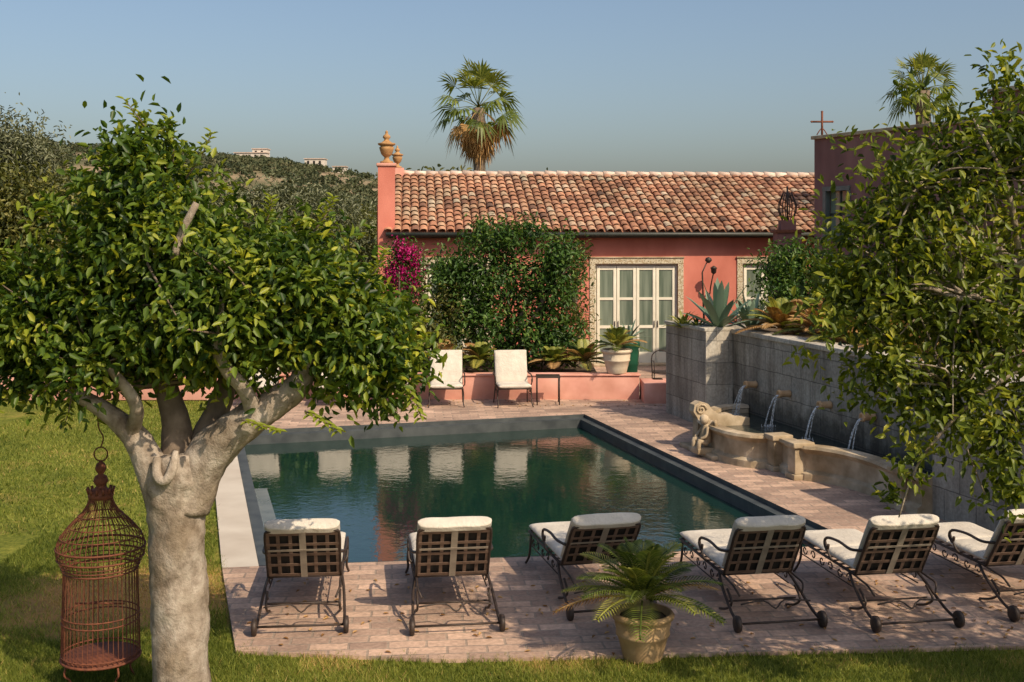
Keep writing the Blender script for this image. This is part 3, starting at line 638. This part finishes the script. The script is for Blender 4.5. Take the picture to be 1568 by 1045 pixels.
# ------------------------------------------------------------ birdcage
bc = MB(); c = (-3.29, 9.4, 0)
prof = [(.3, .2), (.295, .5), (.285, .9), (.33, 1.0), (.34, 1.08), (.31, 1.17), (.22, 1.28), (.14, 1.36), (.095, 1.44), (.085, 1.5)]
def rz(z):
    for i in range(len(prof)-1):
        if prof[i][1] <= z <= prof[i+1][1]:
            t = (z-prof[i][1])/(prof[i+1][1]-prof[i][1]); return prof[i][0]*(1-t)+prof[i+1][0]*t
    return prof[-1][0]
for k in range(48):
    a = 2*math.pi*k/48; bc.tube([(c[0]+r*math.cos(a), c[1]+r*math.sin(a), z) for r, z in prof], .0036, 'rust', 4, 2, cap=False)
def ring(z, r, th):
    bc.tube([(c[0]+r*math.cos(a*math.pi/16), c[1]+r*math.sin(a*math.pi/16), z) for a in range(33)], th, 'rust', 5, cap=False)
for z, th in ((.2, .012), (.24, .006), (.5, .006), (.55, .006), (.9, .008), (.93, .006), (.96, .004), (1.0, .008), (1.04, .004), (1.08, .009), (1.17, .005), (1.25, .005), (1.33, .005)): ring(z, rz(z)+.002, th)
bc.lathe([(.28, .195), (.29, .205), (.28, .215)], c, 'rust', 24)
bc.lathe([(.09, 1.46), (.1, 1.48), (.095, 1.52), (.055, 1.54), (.035, 1.56), (.045, 1.575), (.06, 1.6), (.045, 1.64), (.02, 1.655), (.03, 1.67), (.045, 1.7), (.035, 1.735), (.01, 1.76)], c, 'rust', 16)
for k in range(12):
    a = 2*math.pi*k/12; bc.tube([(c[0]+.09*math.cos(a), c[1]+.09*math.sin(a), 1.5), (c[0]+.105*math.cos(a), c[1]+.105*math.sin(a), 1.55)], .012, 'rust', 5)
bc.tube([(c[0]+.055*math.cos(a*math.pi/8), c[1], 1.815+.055*math.sin(a*math.pi/8)) for a in range(17)], .006, 'rust', 6)
bc.tube([(c[0], c[1], 1.87), (c[0]+.02, c[1], 1.95), (c[0]-.01, c[1]-.03, 2.05), (c[0], c[1]-.08, 2.35)], .006, 'rust', 5, 4)
bc.tube([(-3.5, 9.4, .62), (-3.1, 9.4, .62)], .008, 'rust', 5)
for k in range(4):
    a = math.pi/4+k*math.pi/2; bc.tube([(c[0]+.28*math.cos(a), c[1]+.28*math.sin(a), .2), (c[0]+.3*math.cos(a), c[1]+.3*math.sin(a), .12), (c[0]+.25*math.cos(a), c[1]+.25*math.sin(a), .06), (c[0]+.29*math.cos(a), c[1]+.29*math.sin(a), -.03)], .009, 'rust', 6, 4)
bc.obj('birdcage')

# ------------------------------------------------------------ foreground left tree
tree = empty('citrus_tree'); tk = MB()
tk.tube([(-2.53, 9, -.1), (-2.54, 9, .5), (-2.56, 9, 1.0), (-2.57, 9, 1.45), (-2.55, 9, 1.72), (-2.56, 9, 1.9)], [.215, .205, .205, .22, .26, .21], 'bark', 48, 14, rough=.13)
tk.tube([(-2.62, 9, 1.5), (-2.75, 8.95, 1.83), (-2.88, 8.92, 2.05), (-3.1, 8.9, 2.25), (-3.35, 8.85, 2.4)], [.17, .13, .09, .07, .045], 'bark', 24, 10, rough=.18)
tk.tube([(-2.5, 9, 1.5), (-2.33, 8.97, 1.88), (-2.05, 8.92, 2.13), (-1.8, 8.9, 2.3), (-1.6, 8.92, 2.46), (-1.5, 8.95, 2.75), (-1.3, 9, 3.1)], [.2, .17, .135, .115, .09, .055, .03], 'bark', 24, 10, rough=.18)
tk.tube([(-2.6, 9.05, 1.7), (-2.6, 9.1, 2.1), (-2.75, 9.15, 2.6), (-2.75, 9.1, 3.2), (-2.9, 9.0, 3.9)], [.18, .1, .08, .05, .025], 'barkd', 14, 6, rough=.2)
tk.tube([(-2.45, 9.05, 1.75), (-2.3, 9.2, 2.2), (-2.15, 9.3, 2.7), (-1.9, 9.4, 3.3)], [.15, .09, .07, .03], 'barkd', 12, 6, rough=.2)
tk.tube([(-1.95, 8.9, 2.2), (-1.98, 8.75, 2.4), (-2.15, 8.6, 2.7), (-2.1, 8.5, 3.1)], [.08, .06, .045, .02], 'bark', 10, 5, rough=.2)
tk.tube([(-2.9, 8.92, 2.05), (-2.8, 8.75, 2.3), (-2.95, 8.6, 2.6)], [.07, .05, .03], 'bark', 10, 5, rough=.2)
tk.tube([(-2.42, 8.4, 3.4), (-2.35, 8.38, 3.6), (-2.25, 8.38, 3.8)], [.03, .03, .025], 'bark', 8, 3)
tk.tube([(-2.66, 8.8, 1.9), (-2.64, 8.74, 1.78), (-2.58, 8.72, 1.74), (-2.53, 8.74, 1.82), (-2.52, 8.8, 1.95)], [.03, .04, .035, .035, .02], 'bark', 14, 6, rough=.2)
blobs = [(-2.75, 9, 3.65, .66, .7, .6), (-2.85, 9, 4.1, .26, .3, .42), (-3.42, 9, 2.97, .62, .7, .46), (-2.27, 9, 3.1, .9, .9, .55),
         (-1.65, 9, 3.22, .56, .75, .44), (-1.25, 9, 2.8, .52, .6, .46), (-3.8, 9, 2.65, .45, .5, .3), (-.98, 9, 2.55, .3, .4, .3),
         (-3.15, 9, 2.62, .5, .6, .25), (-1.6, 9.1, 2.78, .5, .5, .25), (-2.3, 9.3, 2.65, .5, .5, .25), (-4.1, 9, 2.95, .4, .5, .35), (-.95, 9, 2.38, .16, .25, .16), (-3.45, 9, 2.4, .22, .3, .15)]
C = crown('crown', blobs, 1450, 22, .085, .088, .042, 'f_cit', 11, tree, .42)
for k in range(200):
    c1 = C[random.randrange(len(C))]; src = Vector(random.choice([(-2.75, 9.1, 2.9), (-2.1, 9.2, 2.8), (-1.55, 8.95, 2.7), (-3.1, 8.9, 2.4), (-2.9, 9, 3.6)]))
    e = Vector(c1)
    if (e-src).length > 1.3: continue
    mid = (e+src)/2+Vector((random.uniform(-.1, .1), random.uniform(-.1, .1), random.uniform(-.05, .12)))
    tk.tube([src, mid, e], [.02, .012, .005], 'barkd', 5, 4)
PP = []; DD = []; NN = []
shoots = [((-2.7, 9, 4.2), (-2.95, 8.95, 4.6)), ((-2.9, 9, 4.2), (-2.85, 9, 4.5)), ((-2.5, 9, 4.0), (-2.3, 9, 4.35)), ((-2.6, 9, 4.1), (-2.6, 8.9, 4.45)), ((-1.5, 8.9, 3.6), (-1.35, 8.9, 3.85)), ((-1.9, 8.9, 3.6), (-1.8, 8.8, 3.85)),
          ((-1.1, 8.8, 3.2), (-.95, 8.8, 3.45)), ((-.9, 8.9, 2.8), (-.65, 8.9, 2.92)), ((-3.2, 9, 3.8), (-3.35, 9, 4.05)), ((-3.3, 9, 3.4), (-3.6, 9, 3.6)), ((-1.5, 8.5, 2.3), (-1.25, 8.5, 2.15)), ((-.8, 8.8, 2.45), (-.68, 8.8, 2.2)), ((-3.6, 8.8, 3.3), (-3.8, 8.8, 3.45)), ((-2.0, 8.7, 2.2), (-1.7, 8.6, 2.13)), ((-3.9, 8.8, 2.6), (-4.0, 8.8, 2.3)), ((-3.3, 8.8, 2.5), (-3.35, 8.8, 2.15))]
for a, b_ in shoots:
    a = Vector(a); b_ = Vector(b_); tk.tube([a, (a+b_)/2+Vector((.02, 0, 0)), b_], [.008, .006, .003], 'barkd', 5, 3)
    for q in range(26):
        t_ = (q+1)/26; pt = a.lerp(b_, t_); PP.append(pt); DD.append((b_-a).normalized()*.6+Vector((math.cos(q*2.4), math.sin(q*2.4), .1))); NN.append((random.uniform(-.4, .4), -.4, 1))
leaves('shoots', np.array(PP), np.array(DD), np.array(NN), .075, .034, np.full(len(PP), .8), 'f_cit', tree)
tk.obj('trunk', tree)

# ------------------------------------------------------------ right tree
tree = empty('fruit_tree'); tk = MB()
tk.tube([(4.75, 8.7, -.1), (4.7, 8.7, .9), (4.6, 8.6, 1.7), (4.3, 8.6, 2.6), (3.9, 8.5, 3.1), (3.5, 8.5, 3.25)], [.22, .18, .16, .12, .08, .05], 'bark', 16, 6, rough=.2)
tk.tube([(4.6, 8.6, 1.7), (4.8, 8.6, 2.6), (4.6, 8.6, 3.6)], [.13, .1, .04], 'bark', 12, 6)
tk.tube([(3.95, 8.5, 3.05), (3.5, 8.4, 3.45), (3.1, 8.4, 3.7), (2.8, 8.5, 4.0)], [.04, .03, .018, .008], 'bark', 8, 5)
tk.tube([(3.6, 8.5, 3.22), (3.2, 8.3, 3.12), (2.9, 8.3, 3.2), (2.5, 8.4, 3.1)], [.035, .025, .016, .008], 'bark', 8, 5)
tk.tube([(3.9, 8.4, 3.0), (3.6, 8.2, 2.7), (3.2, 8.2, 2.4), (2.85, 8.2, 2.0), (2.7, 8.2, 1.6)], [.035, .025, .016, .009, .005], 'bark', 8, 5)
tk.tube([(3.7, 8.5, 3.2), (3.5, 8.3, 3.9), (3.3, 8.4, 4.4)], [.03, .02, .008], 'bark', 8, 5)
blobs = [(3.4, 8.5, 4.1, .6, .6, .5), (2.95, 8.5, 3.95, .55, .6, .42), (2.8, 8.5, 3.45, .65, .7, .5), (2.5, 8.5, 3.05, .42, .5, .4), (3.35, 8.5, 3.0, .7, .7, .7),
         (3.05, 8.4, 2.4, .5, .5, .42), (3.5, 8.4, 2.1, .32, .4, .4), (2.65, 8.4, 2.6, .32, .35, .28), (4.3, 8.5, 3.4, .9, .8, .9), (4.4, 8.5, 2.5, .7, .7, .6), (3.5, 8.3, 1.8, .16, .2, .2), (3.75, 8.5, 4.4, .5, .5, .4)]
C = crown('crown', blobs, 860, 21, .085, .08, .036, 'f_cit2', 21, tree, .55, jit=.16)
crown('hanging_spray', [(2.66, 8.2, 1.72, .08, .08, .18), (2.6, 8.2, 1.55, .05, .05, .07), (2.8, 8.2, 2.0, .15, .1, .15), (3.5, 8.2, 1.55, .06, .06, .12), (2.9, 8.5, 4.6, .12, .1, .15), (3.4, 8.4, 4.75, .2, .1, .12), (2.45, 8.4, 3.75, .1, .1, .1)], 24, 10, .05, .08, .036, 'f_cit2', 22, tree, .6)
for k in range(220):
    e = Vector(C[random.randrange(len(C))]); src = Vector(random.choice([(3.5, 8.4, 3.3), (3.2, 8.3, 3.15), (3.1, 8.3, 2.5), (3.4, 8.4, 4.0), (3.95, 8.5, 3.1), (2.9, 8.4, 3.9)]))
    if (e-src).length > 1.0: continue
    mid = (e+src)/2+Vector((random.uniform(-.1, .1), random.uniform(-.1, .1), random.uniform(-.05, .1)))
    tk.tube([src, mid, e], [.012, .008, .004], 'bark', 5, 4)
tk.obj('trunk', tree)
tree = empty('garden_tree'); tk = MB(); tk.tube([(6.9, 7.6, -.1), (6.8, 7.6, 1.5), (6.9, 7.6, 3)], [.2, .17, .1], 'bark', 12, 5, rough=.2); tk.obj('trunk', tree)
crown('crown', [(6.9, 7.6, 3.3, 1.4, 1.2, 1.0), (6.0, 7.2, 2.7, .8, .8, .6)], 330, 20, .12, .11, .05, 'f_cit', 23, tree)

# ------------------------------------------------------------ plants near the villa
def bush(name, blobs, nc, per, sig, L, W, mat, seed, trunk=None, bias=.35, jit=.1):
    e = empty(name); C = crown('foliage', blobs, nc, per, sig, L, W, mat, seed, e, bias, jit=jit)
    m = MB()
    for q in (trunk or [(blobs[0][0], blobs[0][1], 0, .06)]):
        x, y, z0, r = q
        for k in range(5):
            tgt = Vector(C[random.randrange(len(C))]); base = Vector((x+random.uniform(-.1, .1), y, z0))
            m.tube([base, (base+tgt)/2+Vector((random.uniform(-.2, .2), 0, .1)), tgt], [r, r*.6, r*.25], 'barkd', 7, 5)
    m.obj('stems', e); return e
rl = random.Random(4)
lb = [(-.3, 27.2, 2.6, 1.1, 1.0, .9), (-1.0, 27.2, 1.8, .8, .9, 1.1), (.8, 27.2, 2.2, .8, .9, .9), (.1, 26.9, 1.2, 1.4, .9, .8), (.9, 26.8, 1.2, .8, .7, .6)]
for k in range(22):
    a = rl.uniform(-.3, math.pi+.3); lb.append((-.1+1.35*math.cos(a)+rl.uniform(-.2, .2), 27+rl.uniform(-.6, .3), 2.35+1.25*math.sin(a)+rl.uniform(-.2, .15), rl.uniform(.25, .5), rl.uniform(.3, .5), rl.uniform(.2, .42)))
bush('laurel_tree', lb, 860, 19, .15, .12, .055, 'f_dark', 31, [(0, 27.2, .4, .08), (-.5, 27.2, .4, .06), (.5, 27, .4, .05)], .5, .14)
bush('oleander_bush', [(1.45, 27.4, 2.2, .35, .5, 1.2), (1.5, 27.5, 2.9, .25, .4, .4), (1.35, 27.3, 1.2, .5, .5, .6)], 110, 14, .12, .12, .035, 'f_mass', 32)
bush('shrub', [(-1.7, 26.8, 1.5, .6, .8, .9), (-2.3, 27.2, 1.1, .8, .8, .7)], 220, 18, .14, .12, .05, 'f_mass', 33)
bush('hedge', [(-3.5, 27, 1.2, 1.2, .8, 1.0), (-5.2, 27, 1.3, 1.3, .9, 1.1), (-7, 27, 1.4, 1.3, .9, 1.2), (-8.8, 27, 1.2, 1.3, .9, 1.1), (-10.2, 27, 1.0, 1.1, .9, .9)], 900, 16, .18, .14, .06, 'f_dark', 34)
e = bush('bougainvillea', [(-2.6, 28.4, 2.9, .28, .4, .4), (-2.35, 28.4, 2.5, .25, .3, .35), (-2.8, 28.4, 2.5, .3, .4, .4), (-2.65, 28.4, 3.2, .2, .2, .18)], 90, 18, .09, .075, .05, 'f_boug', 35)
crown('green', [(-2.6, 28.6, 2.5, .6, .4, .9)], 150, 14, .13, .1, .05, 'f_dark', 36, e)
bush('ivy_tree', [(5.75, 24.6, 2.75, .65, .6, .6), (6.3, 24.4, 2.4, .7, .6, .6), (5.5, 24, 2.2, .5, .5, .5), (7.0, 23.6, 2.3, .8, .6, .6), (6.2, 24.6, 3.1, .4, .4, .35)], 420, 18, .12, .1, .05, 'f_dark', 37, [(5.9, 24.5, 1.6, .06)], .45)
bush('raised_bed_shrub', [(6.2, 20.5, 2.1, .5, .5, .45), (6.9, 19, 2.1, .6, .6, .5), (7.2, 17.3, 2.1, .7, .7, .6), (7.2, 15.6, 2.2, .7, .8, .7), (7.8, 20.5, 2.5, .9, .9, .9)], 520, 16, .14, .11, .045, 'f_mass', 38)

def blade_plant(mb, c, n, L, W, mat, up=.7, droop=.25, seed=0):
    rn = random.Random(seed)
    for i in range(n):
        a = i*2.4+rn.uniform(-.2, .2)
        el = R(20+65*(i/n)*up/.7) if up > .3 else R(rn.uniform(5, 60))
        l = L*rn.uniform(.75, 1.1); d = Vector((math.cos(a)*math.cos(el), math.sin(a)*math.cos(el), math.sin(el))); s_ = Vector((-math.sin(a), math.cos(a), 0))
        vs = []; K = 6
        for k in range(K+1):
            t_ = k/K; p_ = Vector(c)+d*l*t_+Vector((0, 0, -droop*l*t_*t_)); wv = W*(math.sin(math.pi*min(.98, .15+.83*t_))**.7)*.5
            if k == K: wv = .001
            vs += [p_-s_*wv+Vector((0, 0, wv*.35)), p_, p_+s_*wv+Vector((0, 0, wv*.35))]
        mb.add(vs, [(3*k+q, 3*k+q+1, 3*k+q+4, 3*k+q+3) for k in range(K) for q in (0, 1)], mat, rn.random(), True)
def pinnate(mb, c, n, L, leafL, leafW, mat, seed=0, emin=10, emax=80, droop=.6, dead=0):
    rn = random.Random(seed)
    for i in range(n):
        a = i*2.4+rn.uniform(-.25, .25); el = R(emin+(emax-emin)*(i/n)); l = L*rn.uniform(.8, 1.1)
        mt = 'f_dead' if rn.random() < dead else mat
        d = Vector((math.cos(a)*math.cos(el), math.sin(a)*math.cos(el), math.sin(el))); s_ = Vector((-math.sin(a), math.cos(a), 0))
        K = 24; pts = []
        for k in range(K+1):
            t_ = k/K; pts.append(Vector(c)+d*l*t_+Vector((0, 0, -droop*l*t_*t_)))
        mb.tube(pts[::3]+[pts[-1]], [.012*L]*(len(pts[::3])+1), mt, 4)
        tone = rn.random()
        for k in range(3, K+1):
            tg = (pts[k]-pts[k-1]).normalized(); ll = leafL*math.sin(math.pi*(.2+.72*k/K))
            for sg in (-1, 1):
                dd = (s_*sg+tg*.7+Vector((0, 0, .25))).normalized(); p_ = pts[k]; wv = tg*leafW*.5
                m_ = p_+dd*ll*.5; e_ = p_+dd*ll+Vector((0, 0, -ll*.25))
                mb.add([p_-wv*.4, p_+wv*.4, m_+wv, m_-wv, e_], [(0, 1, 2, 3), (3, 2, 4)], mt, min(1, max(0, tone+rn.uniform(-.25, .25))))
def pot(mb, c, r, h, mat, rim=True):
    pr = [(r*.62, 0), (r*.66, h*.04), (r*.74, h*.25), (r*.84, h*.5), (r*.9, h*.53), (r*.9, h*.58), (r*.88, h*.6), (r*.94, h*.78), (r*.9, h*.84), (r*1.02, h*.88), (r*1.06, h*.94), (r*1.0, h), (r*.9, h), (r*.86, h*.9), (0, h*.88)]
    mb.lathe(pr, c, mat, 32, wob=.004)
m = MB(); pot(m, (1.11, 9.98, -.03), .255, .4, 'pot'); m.lathe([(.2, .0), (.1, .02), (0, .03)], (1.11, 9.98, .33), 'soil', 12)
pinnate(m, (1.11, 9.98, .46), 40, .84, .2, .016, 'f_palm', 4, 12, 84, .4, .08)
m.tube([(1.11, 9.98, .34), (1.11, 9.98, .56)], [.07, .06], 'barkd', 8); m.obj('potted_palm')
m = MB(); pot(m, (2.25, 25.25, .54), .32, .52, 'potw'); pinnate(m, (2.25, 25.25, 1.1), 18, .75, .2, .03, 'f_palm', 6, 15, 85, .4, .2); m.obj('potted_cycad')
m = MB(); pot(m, (2.62, 26.3, .0), .24, 1.15, 'potg'); blade_plant(m, (2.62, 26.3, 1.15), 18, .6, .06, 'f_agave', .6, .2, 3); m.obj('green_potted_plant')
for i, (x, y, z, s_) in enumerate(((1.6, 26.0, .44, .85), (.95, 26, .44, .6), (-.7, 25.8, .5, .7), (-1.5, 26, .44, .8))):
    m = MB(); pinnate(m, (x, y, z+.25), 20, s_, .22, .035, 'f_palm', 10+i, 10, 80, .4, .25); m.obj('cycad_plant')
m = MB(); blade_plant(m, (3.85, 21.9, 1.75), 22, 1.1, .16, 'f_agave', .75, .12, 1); m.obj('agave')
m = MB(); blade_plant(m, (4.55, 22.4, 1.68), 20, .9, .13, 'f_agave', .75, .12, 8); m.obj('agave')
m = MB(); blade_plant(m, (3.3, 22.6, 1.7), 30, .6, .06, 'f_palm', .6, .35, 2); blade_plant(m, (3.5, 22.2, 1.75), 22, .45, .05, 'f_palm', .5, .4, 5); m.obj('yucca_plant')
for i, (x, y, s_, dd) in enumerate(((4.8, 21.0, .85, .5), (5.3, 20.3, .8, .9), (5.4, 19.3, .7, .4), (6.0, 22, .8, .3), (5.9, 18.0, .7, .5), (6.3, 16.4, .7, .4), (5.2, 21.8, .8, .2))):
    m = MB(); pinnate(m, (x, y, 1.85), 26, s_, .22, .035, 'f_palm', 20+i, 5, 80, .35, dd); m.obj('cycad_plant')
m = MB(); m.tube([(3.7, 22.6, 1.7), (3.66, 22.6, 2.8), (3.75, 22.6, 3.0)], [.02, .015, .01], 'iron', 6); m.lathe([(.02, 0), (.07, .05), (.05, .1), (0, .12)], (3.78, 22.6, 2.98), 'iron', 8); m.obj('garden_lamp')
m = MB()
for x in (3.15, 3.55):
    for y in (26.0, 26.4): m.tube([(x, y, 0), (x, y, .45)], .012, 'iron', 6)
m.box(3.13, 3.57, 25.98, 26.42, .44, .47, 'iron', bev=.006); m.tube([(3.15, 26.4, .45), (3.15, 26.42, .8), (3.35, 26.43, .92), (3.55, 26.42, .8), (3.55, 26.4, .45)], .012, 'iron', 6, 4)
for x in (3.15, 3.55): m.tube([(x, 26.4, .68), (x, 26.1, .7), (x, 26.0, .6), (x, 26.0, .45)], .01, 'iron', 6, 3)
m.obj('iron_chair')

def fan_palm(name, x, y, z0, zt, rc, seed, nf=46, tr=.26, skirt=True):
    e = empty(name); rn = random.Random(seed); m = MB()
    m.tube([(x, y, z0), (x+.05, y, (z0+zt)/2), (x, y, zt)], [tr, tr*.85, tr*.95], 'barkd', 14, 10, rough=.25); m.obj('trunk', e)
    m = MB()
    def fan(base, d, pl, fr, mat, tone, droop):
        d = d.normalized(); s_ = d.cross(Vector((0, 0, 1)))
        s_ = s_.normalized() if s_.length > .05 else Vector((1, 0, 0))
        h = base+d*pl+Vector((0, 0, -droop*.3*pl)); m.tube([base, base+d*pl*.5+Vector((0, 0, -.02)), h], [.02, .015, .012], mat, 4)
        d2 = (d+Vector((0, 0, -droop*.7))).normalized(); up = s_.cross(d2)
        tw = rn.uniform(-.7, .7); s2 = s_*math.cos(tw)+up*math.sin(tw); up = s2.cross(d2); s_ = s2
        for k in range(15):
            a = R(-80+160*k/14); q = d2*math.cos(a)+s_*math.sin(a); q.normalize()
            side = (s_*math.cos(a)-d2*math.sin(a)); l = fr*(1-.3*abs(a)/1.8)*rn.uniform(.8, 1.1); wv = side*fr*.05
            m1 = h+q*l*.5+up*(.05*(k % 2)*fr); e1 = h+q*l+Vector((0, 0, -l*(.15+droop*.6)*rn.uniform(.4, 1.4)))
            m.add([h, m1-wv, e1, m1+wv], [(0, 1, 2, 3)], mat, min(1, max(0, tone+rn.uniform(-.2, .2))))
    for i in range(nf):
        t_ = i/nf; a = i*2.4; el = R(-30+115*t_)
        d = Vector((math.cos(a)*math.cos(el), math.sin(a)*math.cos(el), math.sin(el)))
        fan(Vector((x, y, zt+.1*t_)), d, rc*rn.uniform(.5, .72), rc*.56, 'f_palm', .2+.55*t_, .45 if el < R(30) else .1)
    if skirt:
        for i in range(40):
            a = i*2.4; el = R(rn.uniform(-88, -62)); d = Vector((math.cos(a)*math.cos(el), math.sin(a)*math.cos(el), math.sin(el)))
            fan(Vector((x, y, zt-.05)), d, rc*rn.uniform(.3, .6), rc*.42, 'f_dead', rn.random(), .6)
        for i in range(8):
            a = i*2.4; el = R(rn.uniform(-45, -25)); d = Vector((math.cos(a)*math.cos(el), math.sin(a)*math.cos(el), math.sin(el)))
            fan(Vector((x, y, zt-.05)), d, rc*.5, rc*.42, 'f_dead', rn.random(), .8)
    m.obj('fronds', e)
fan_palm('fan_palm', -1.28, 45, 0, 8.3, 1.8, 1, 27)
fan_palm('fan_palm', 11.0, 31.5, 0, 7.35, 1.0, 2, 30, .2, False)

# ------------------------------------------------------------ background trees
def bt(name, blobs, nc, per, sig, L, W, mat, seed):
    e = empty(name); C = crown('foliage', blobs, nc, per, sig, L, W, mat, seed, e, .42, jit=.13)
    m = MB(); b0 = blobs[0]
    for k in range(4):
        q = blobs[random.randrange(len(blobs))]; m.tube([(b0[0], b0[1], -.1), (b0[0]+.2, b0[1], 1), (q[0], q[1], q[2])], [.22, .17, .06], 'barkd', 8, 5)
    m.obj('trunk', e)
bt('olive_tree', [(-14.4, 34, 5.5, 1.4, 1.4, 1.4), (-15.5, 34, 4.6, 1.6, 1.4, 1.6), (-13.9, 34, 4.5, 1.2, 1.4, 1.1), (-15.3, 34, 5.9, .9, 1, .9)], 900, 22, .2, .16, .055, 'f_olive', 41)
bt('carob_tree', [(-13.2, 32, 3.1, 2.3, 1.8, 2.0), (-15, 32, 1.9, 2.2, 1.8, 1.9), (-11.4, 32, 2.2, 1.8, 1.5, 2.0), (-12.6, 32, 4.2, 1.4, 1.4, .9), (-13.8, 32, 4.5, 1.2, 1.2, .9)], 1300, 20, .22, .16, .08, 'f_mass', 42)
bt('carob_tree', [(-9.8, 33, 2.3, 2, 1.6, 2.0), (-8.2, 34, 2.6, 1.6, 1.6, 1.5), (-6.4, 34, 2.2, 1.6, 1.4, 1.7), (-5, 34, 2.0, 1.3, 1.2, 1.7)], 900, 18, .22, .16, .08, 'f_mass', 43)
bt('olive_tree', [(-8.9, 45, 3.9, 2.0, 1.8, 1.5), (-6.9, 45, 3.6, 1.7, 1.6, 1.4), (-10.8, 46, 3.9, 1.8, 1.6, 1.4)], 800, 20, .26, .2, .065, 'f_olive', 44)
bl = []
rn = random.Random(9)
for k in range(44):
    y = rn.uniform(60, 130); x = -rn.uniform(.05, .5)*y; r = rn.uniform(1.8, 3.4); bl.append((x, y, rn.uniform(1.2, 3.2), r, r, r*.8))
bl += [(-3.2, 62, 6.5, 1.1, 1, .9), (-4.3, 62, 6.0, 1.2, 1, 1.1), (-2.4, 62, 5.8, 1.2, 1, 1.1), (-3.6, 62, 4.5, 1.6, 1, 1.2)]
bl += [(1.0, 75, 6.9, .9, 1, .5), (-.1, 75, 6.5, 1.2, 1, .6), (1.9, 75, 6.7, .8, 1, .4), (.8, 75, 5.5, 1.6, 1, 1.0)]
crown('distant_trees', bl, 2700, 15, .3, .34, .18, 'f_mass', 45)

# ------------------------------------------------------------ hills
rp = [(-900, 46), (-400, 44), (-218, 43), (-195, 41.5), (-162, 38.5), (-126, 36), (-93, 33), (-62, 27.5), (-37, 22), (50, 16), (400, 12), (900, 10)]
def ridge(x):
    for i in range(len(rp)-1):
        if rp[i][0] <= x <= rp[i+1][0]:
            t_ = (x-rp[i][0])/(rp[i+1][0]-rp[i][0]); return (rp[i][1]*(1-t_)+rp[i+1][1]*t_)*.95
    return 10
def hz(x, y):
    t_ = min(1, max(0, (y-130)/370)); t_ = t_*t_*(3-2*t_)
    n_ = noise.noise(Vector((x*.011, y*.009, 0)))*7+noise.noise(Vector((x*.04, y*.03, 5)))*1.6
    return ridge(x)*t_+n_*t_*(1-t_*.75)-1.2*(1-t_)
nx, ny = 130, 60; V = []; F = []
for j in range(ny):
    y = 130+j*(650-130)/(ny-1)
    for i in range(nx):
        x = -620+i*1100/(nx-1); V.append((x, y, hz(x, min(y, 520))-max(0, y-520)*.15))
for j in range(ny-1):
    for i in range(nx-1): F.append((j*nx+i, j*nx+i+1, (j+1)*nx+i+1, (j+1)*nx+i))
me = bpy.data.meshes.new('hills'); me.from_pydata(V, [], F); me.materials.append(M['hill'])
for p_ in me.polygons: p_.use_smooth = True
COL.objects.link(bpy.data.objects.new('hills', me))
bl = []
while len(bl) < 2300:
    y = rn.uniform(170, 515); px = rn.uniform(-120, 700); x = (px-784)/1800*y
    if noise.noise(Vector((x*.03, y*.02, 3))) < -.02 and rn.random() < .75: continue
    r = rn.uniform(.7, 2.4); bl.append((x, y, hz(x, y)+r*.3, r, r, r*.7))
B = np.array(bl); rng = np.random.default_rng(8); per = 34; n = len(B)*per
O = nrm(rng.normal(size=(n, 3))); O[:, 2] = np.abs(O[:, 2]); C0 = np.repeat(B, per, 0)
P = C0[:, :3]+O*C0[:, 3:6]*(rng.random((n, 1))**.3)
rnd = np.clip(.5+np.repeat(rng.normal(size=len(B))*.25, per)+rng.normal(size=n)*.15, 0, 1)
leaves('hill_scrub', P, nrm(O+rng.normal(size=(n, 3))*.6), O+rng.normal(size=(n, 3))*.4, .95, .75, rnd, 'f_hill')
def villa(x, y, w_, h_, dz=0):
    m = MB(); z = hz(x, y)+dz; m.box(x-w_/2, x+w_/2, y, y+6, z-3, z+h_, 'housew'); m.box(x-w_/2-.3, x+w_/2+.3, y-.4, y+6.4, z+h_, z+h_+.3, 'mortar')
    k = int(w_/2.2)
    for i in range(k): xx = x-w_/2+1+i*(w_-1)/k; m.box(xx, xx+.9, y-.03, y, z+.6, z+h_-.7, 'dark')
    m.obj('hillside_villa')
villa(-79, 470, 8, 3.2, .8); villa(-107, 480, 13, 2.6, .6); villa(-104, 484, 6, 4.4, .8); villa(-67, 455, 5, 2.4, 0)

# ------------------------------------------------------------ light, sky, camera
AZ = 42; EL = 43
ts = Vector((math.sin(R(AZ))*math.cos(R(EL)), -math.cos(R(AZ))*math.cos(R(EL)), math.sin(R(EL))))
sun = bpy.data.lights.new('sun', 'SUN'); sun.energy = 4.9; sun.angle = R(.5); sun.color = (1, .82, .6)
so = bpy.data.objects.new('sun', sun); so.rotation_euler = ts.to_track_quat('Z', 'Y').to_euler(); so.location = (20, -20, 30); COL.objects.link(so)
wd = bpy.data.worlds.new('World'); scene.world = wd; wd.use_nodes = True; nt = wd.node_tree
bg = nt.nodes['Background']; sk = nt.nodes.new('ShaderNodeTexSky'); sk.sky_type = 'NISHITA'; sk.sun_disc = False
sk.sun_elevation = R(EL); sk.sun_rotation = R(180-AZ); sk.dust_density = 3.2; sk.air_density = 1.0; sk.ozone_density = 1.4
nt.links.new(sk.outputs[0], bg.inputs[0]); bg.inputs[1].default_value = .13
cam = bpy.data.cameras.new('camera'); co = bpy.data.objects.new('camera', cam); COL.objects.link(co)
co.location = (0, 0, 3.6); co.rotation_euler = (R(90), 0, 0); cam.sensor_width = 36; cam.lens = 41.3; cam.shift_y = -.1075
cam.clip_end = 6000; scene.camera = co
scene.view_settings.view_transform = 'Standard'; scene.view_settings.look = 'None'; scene.view_settings.exposure = 0
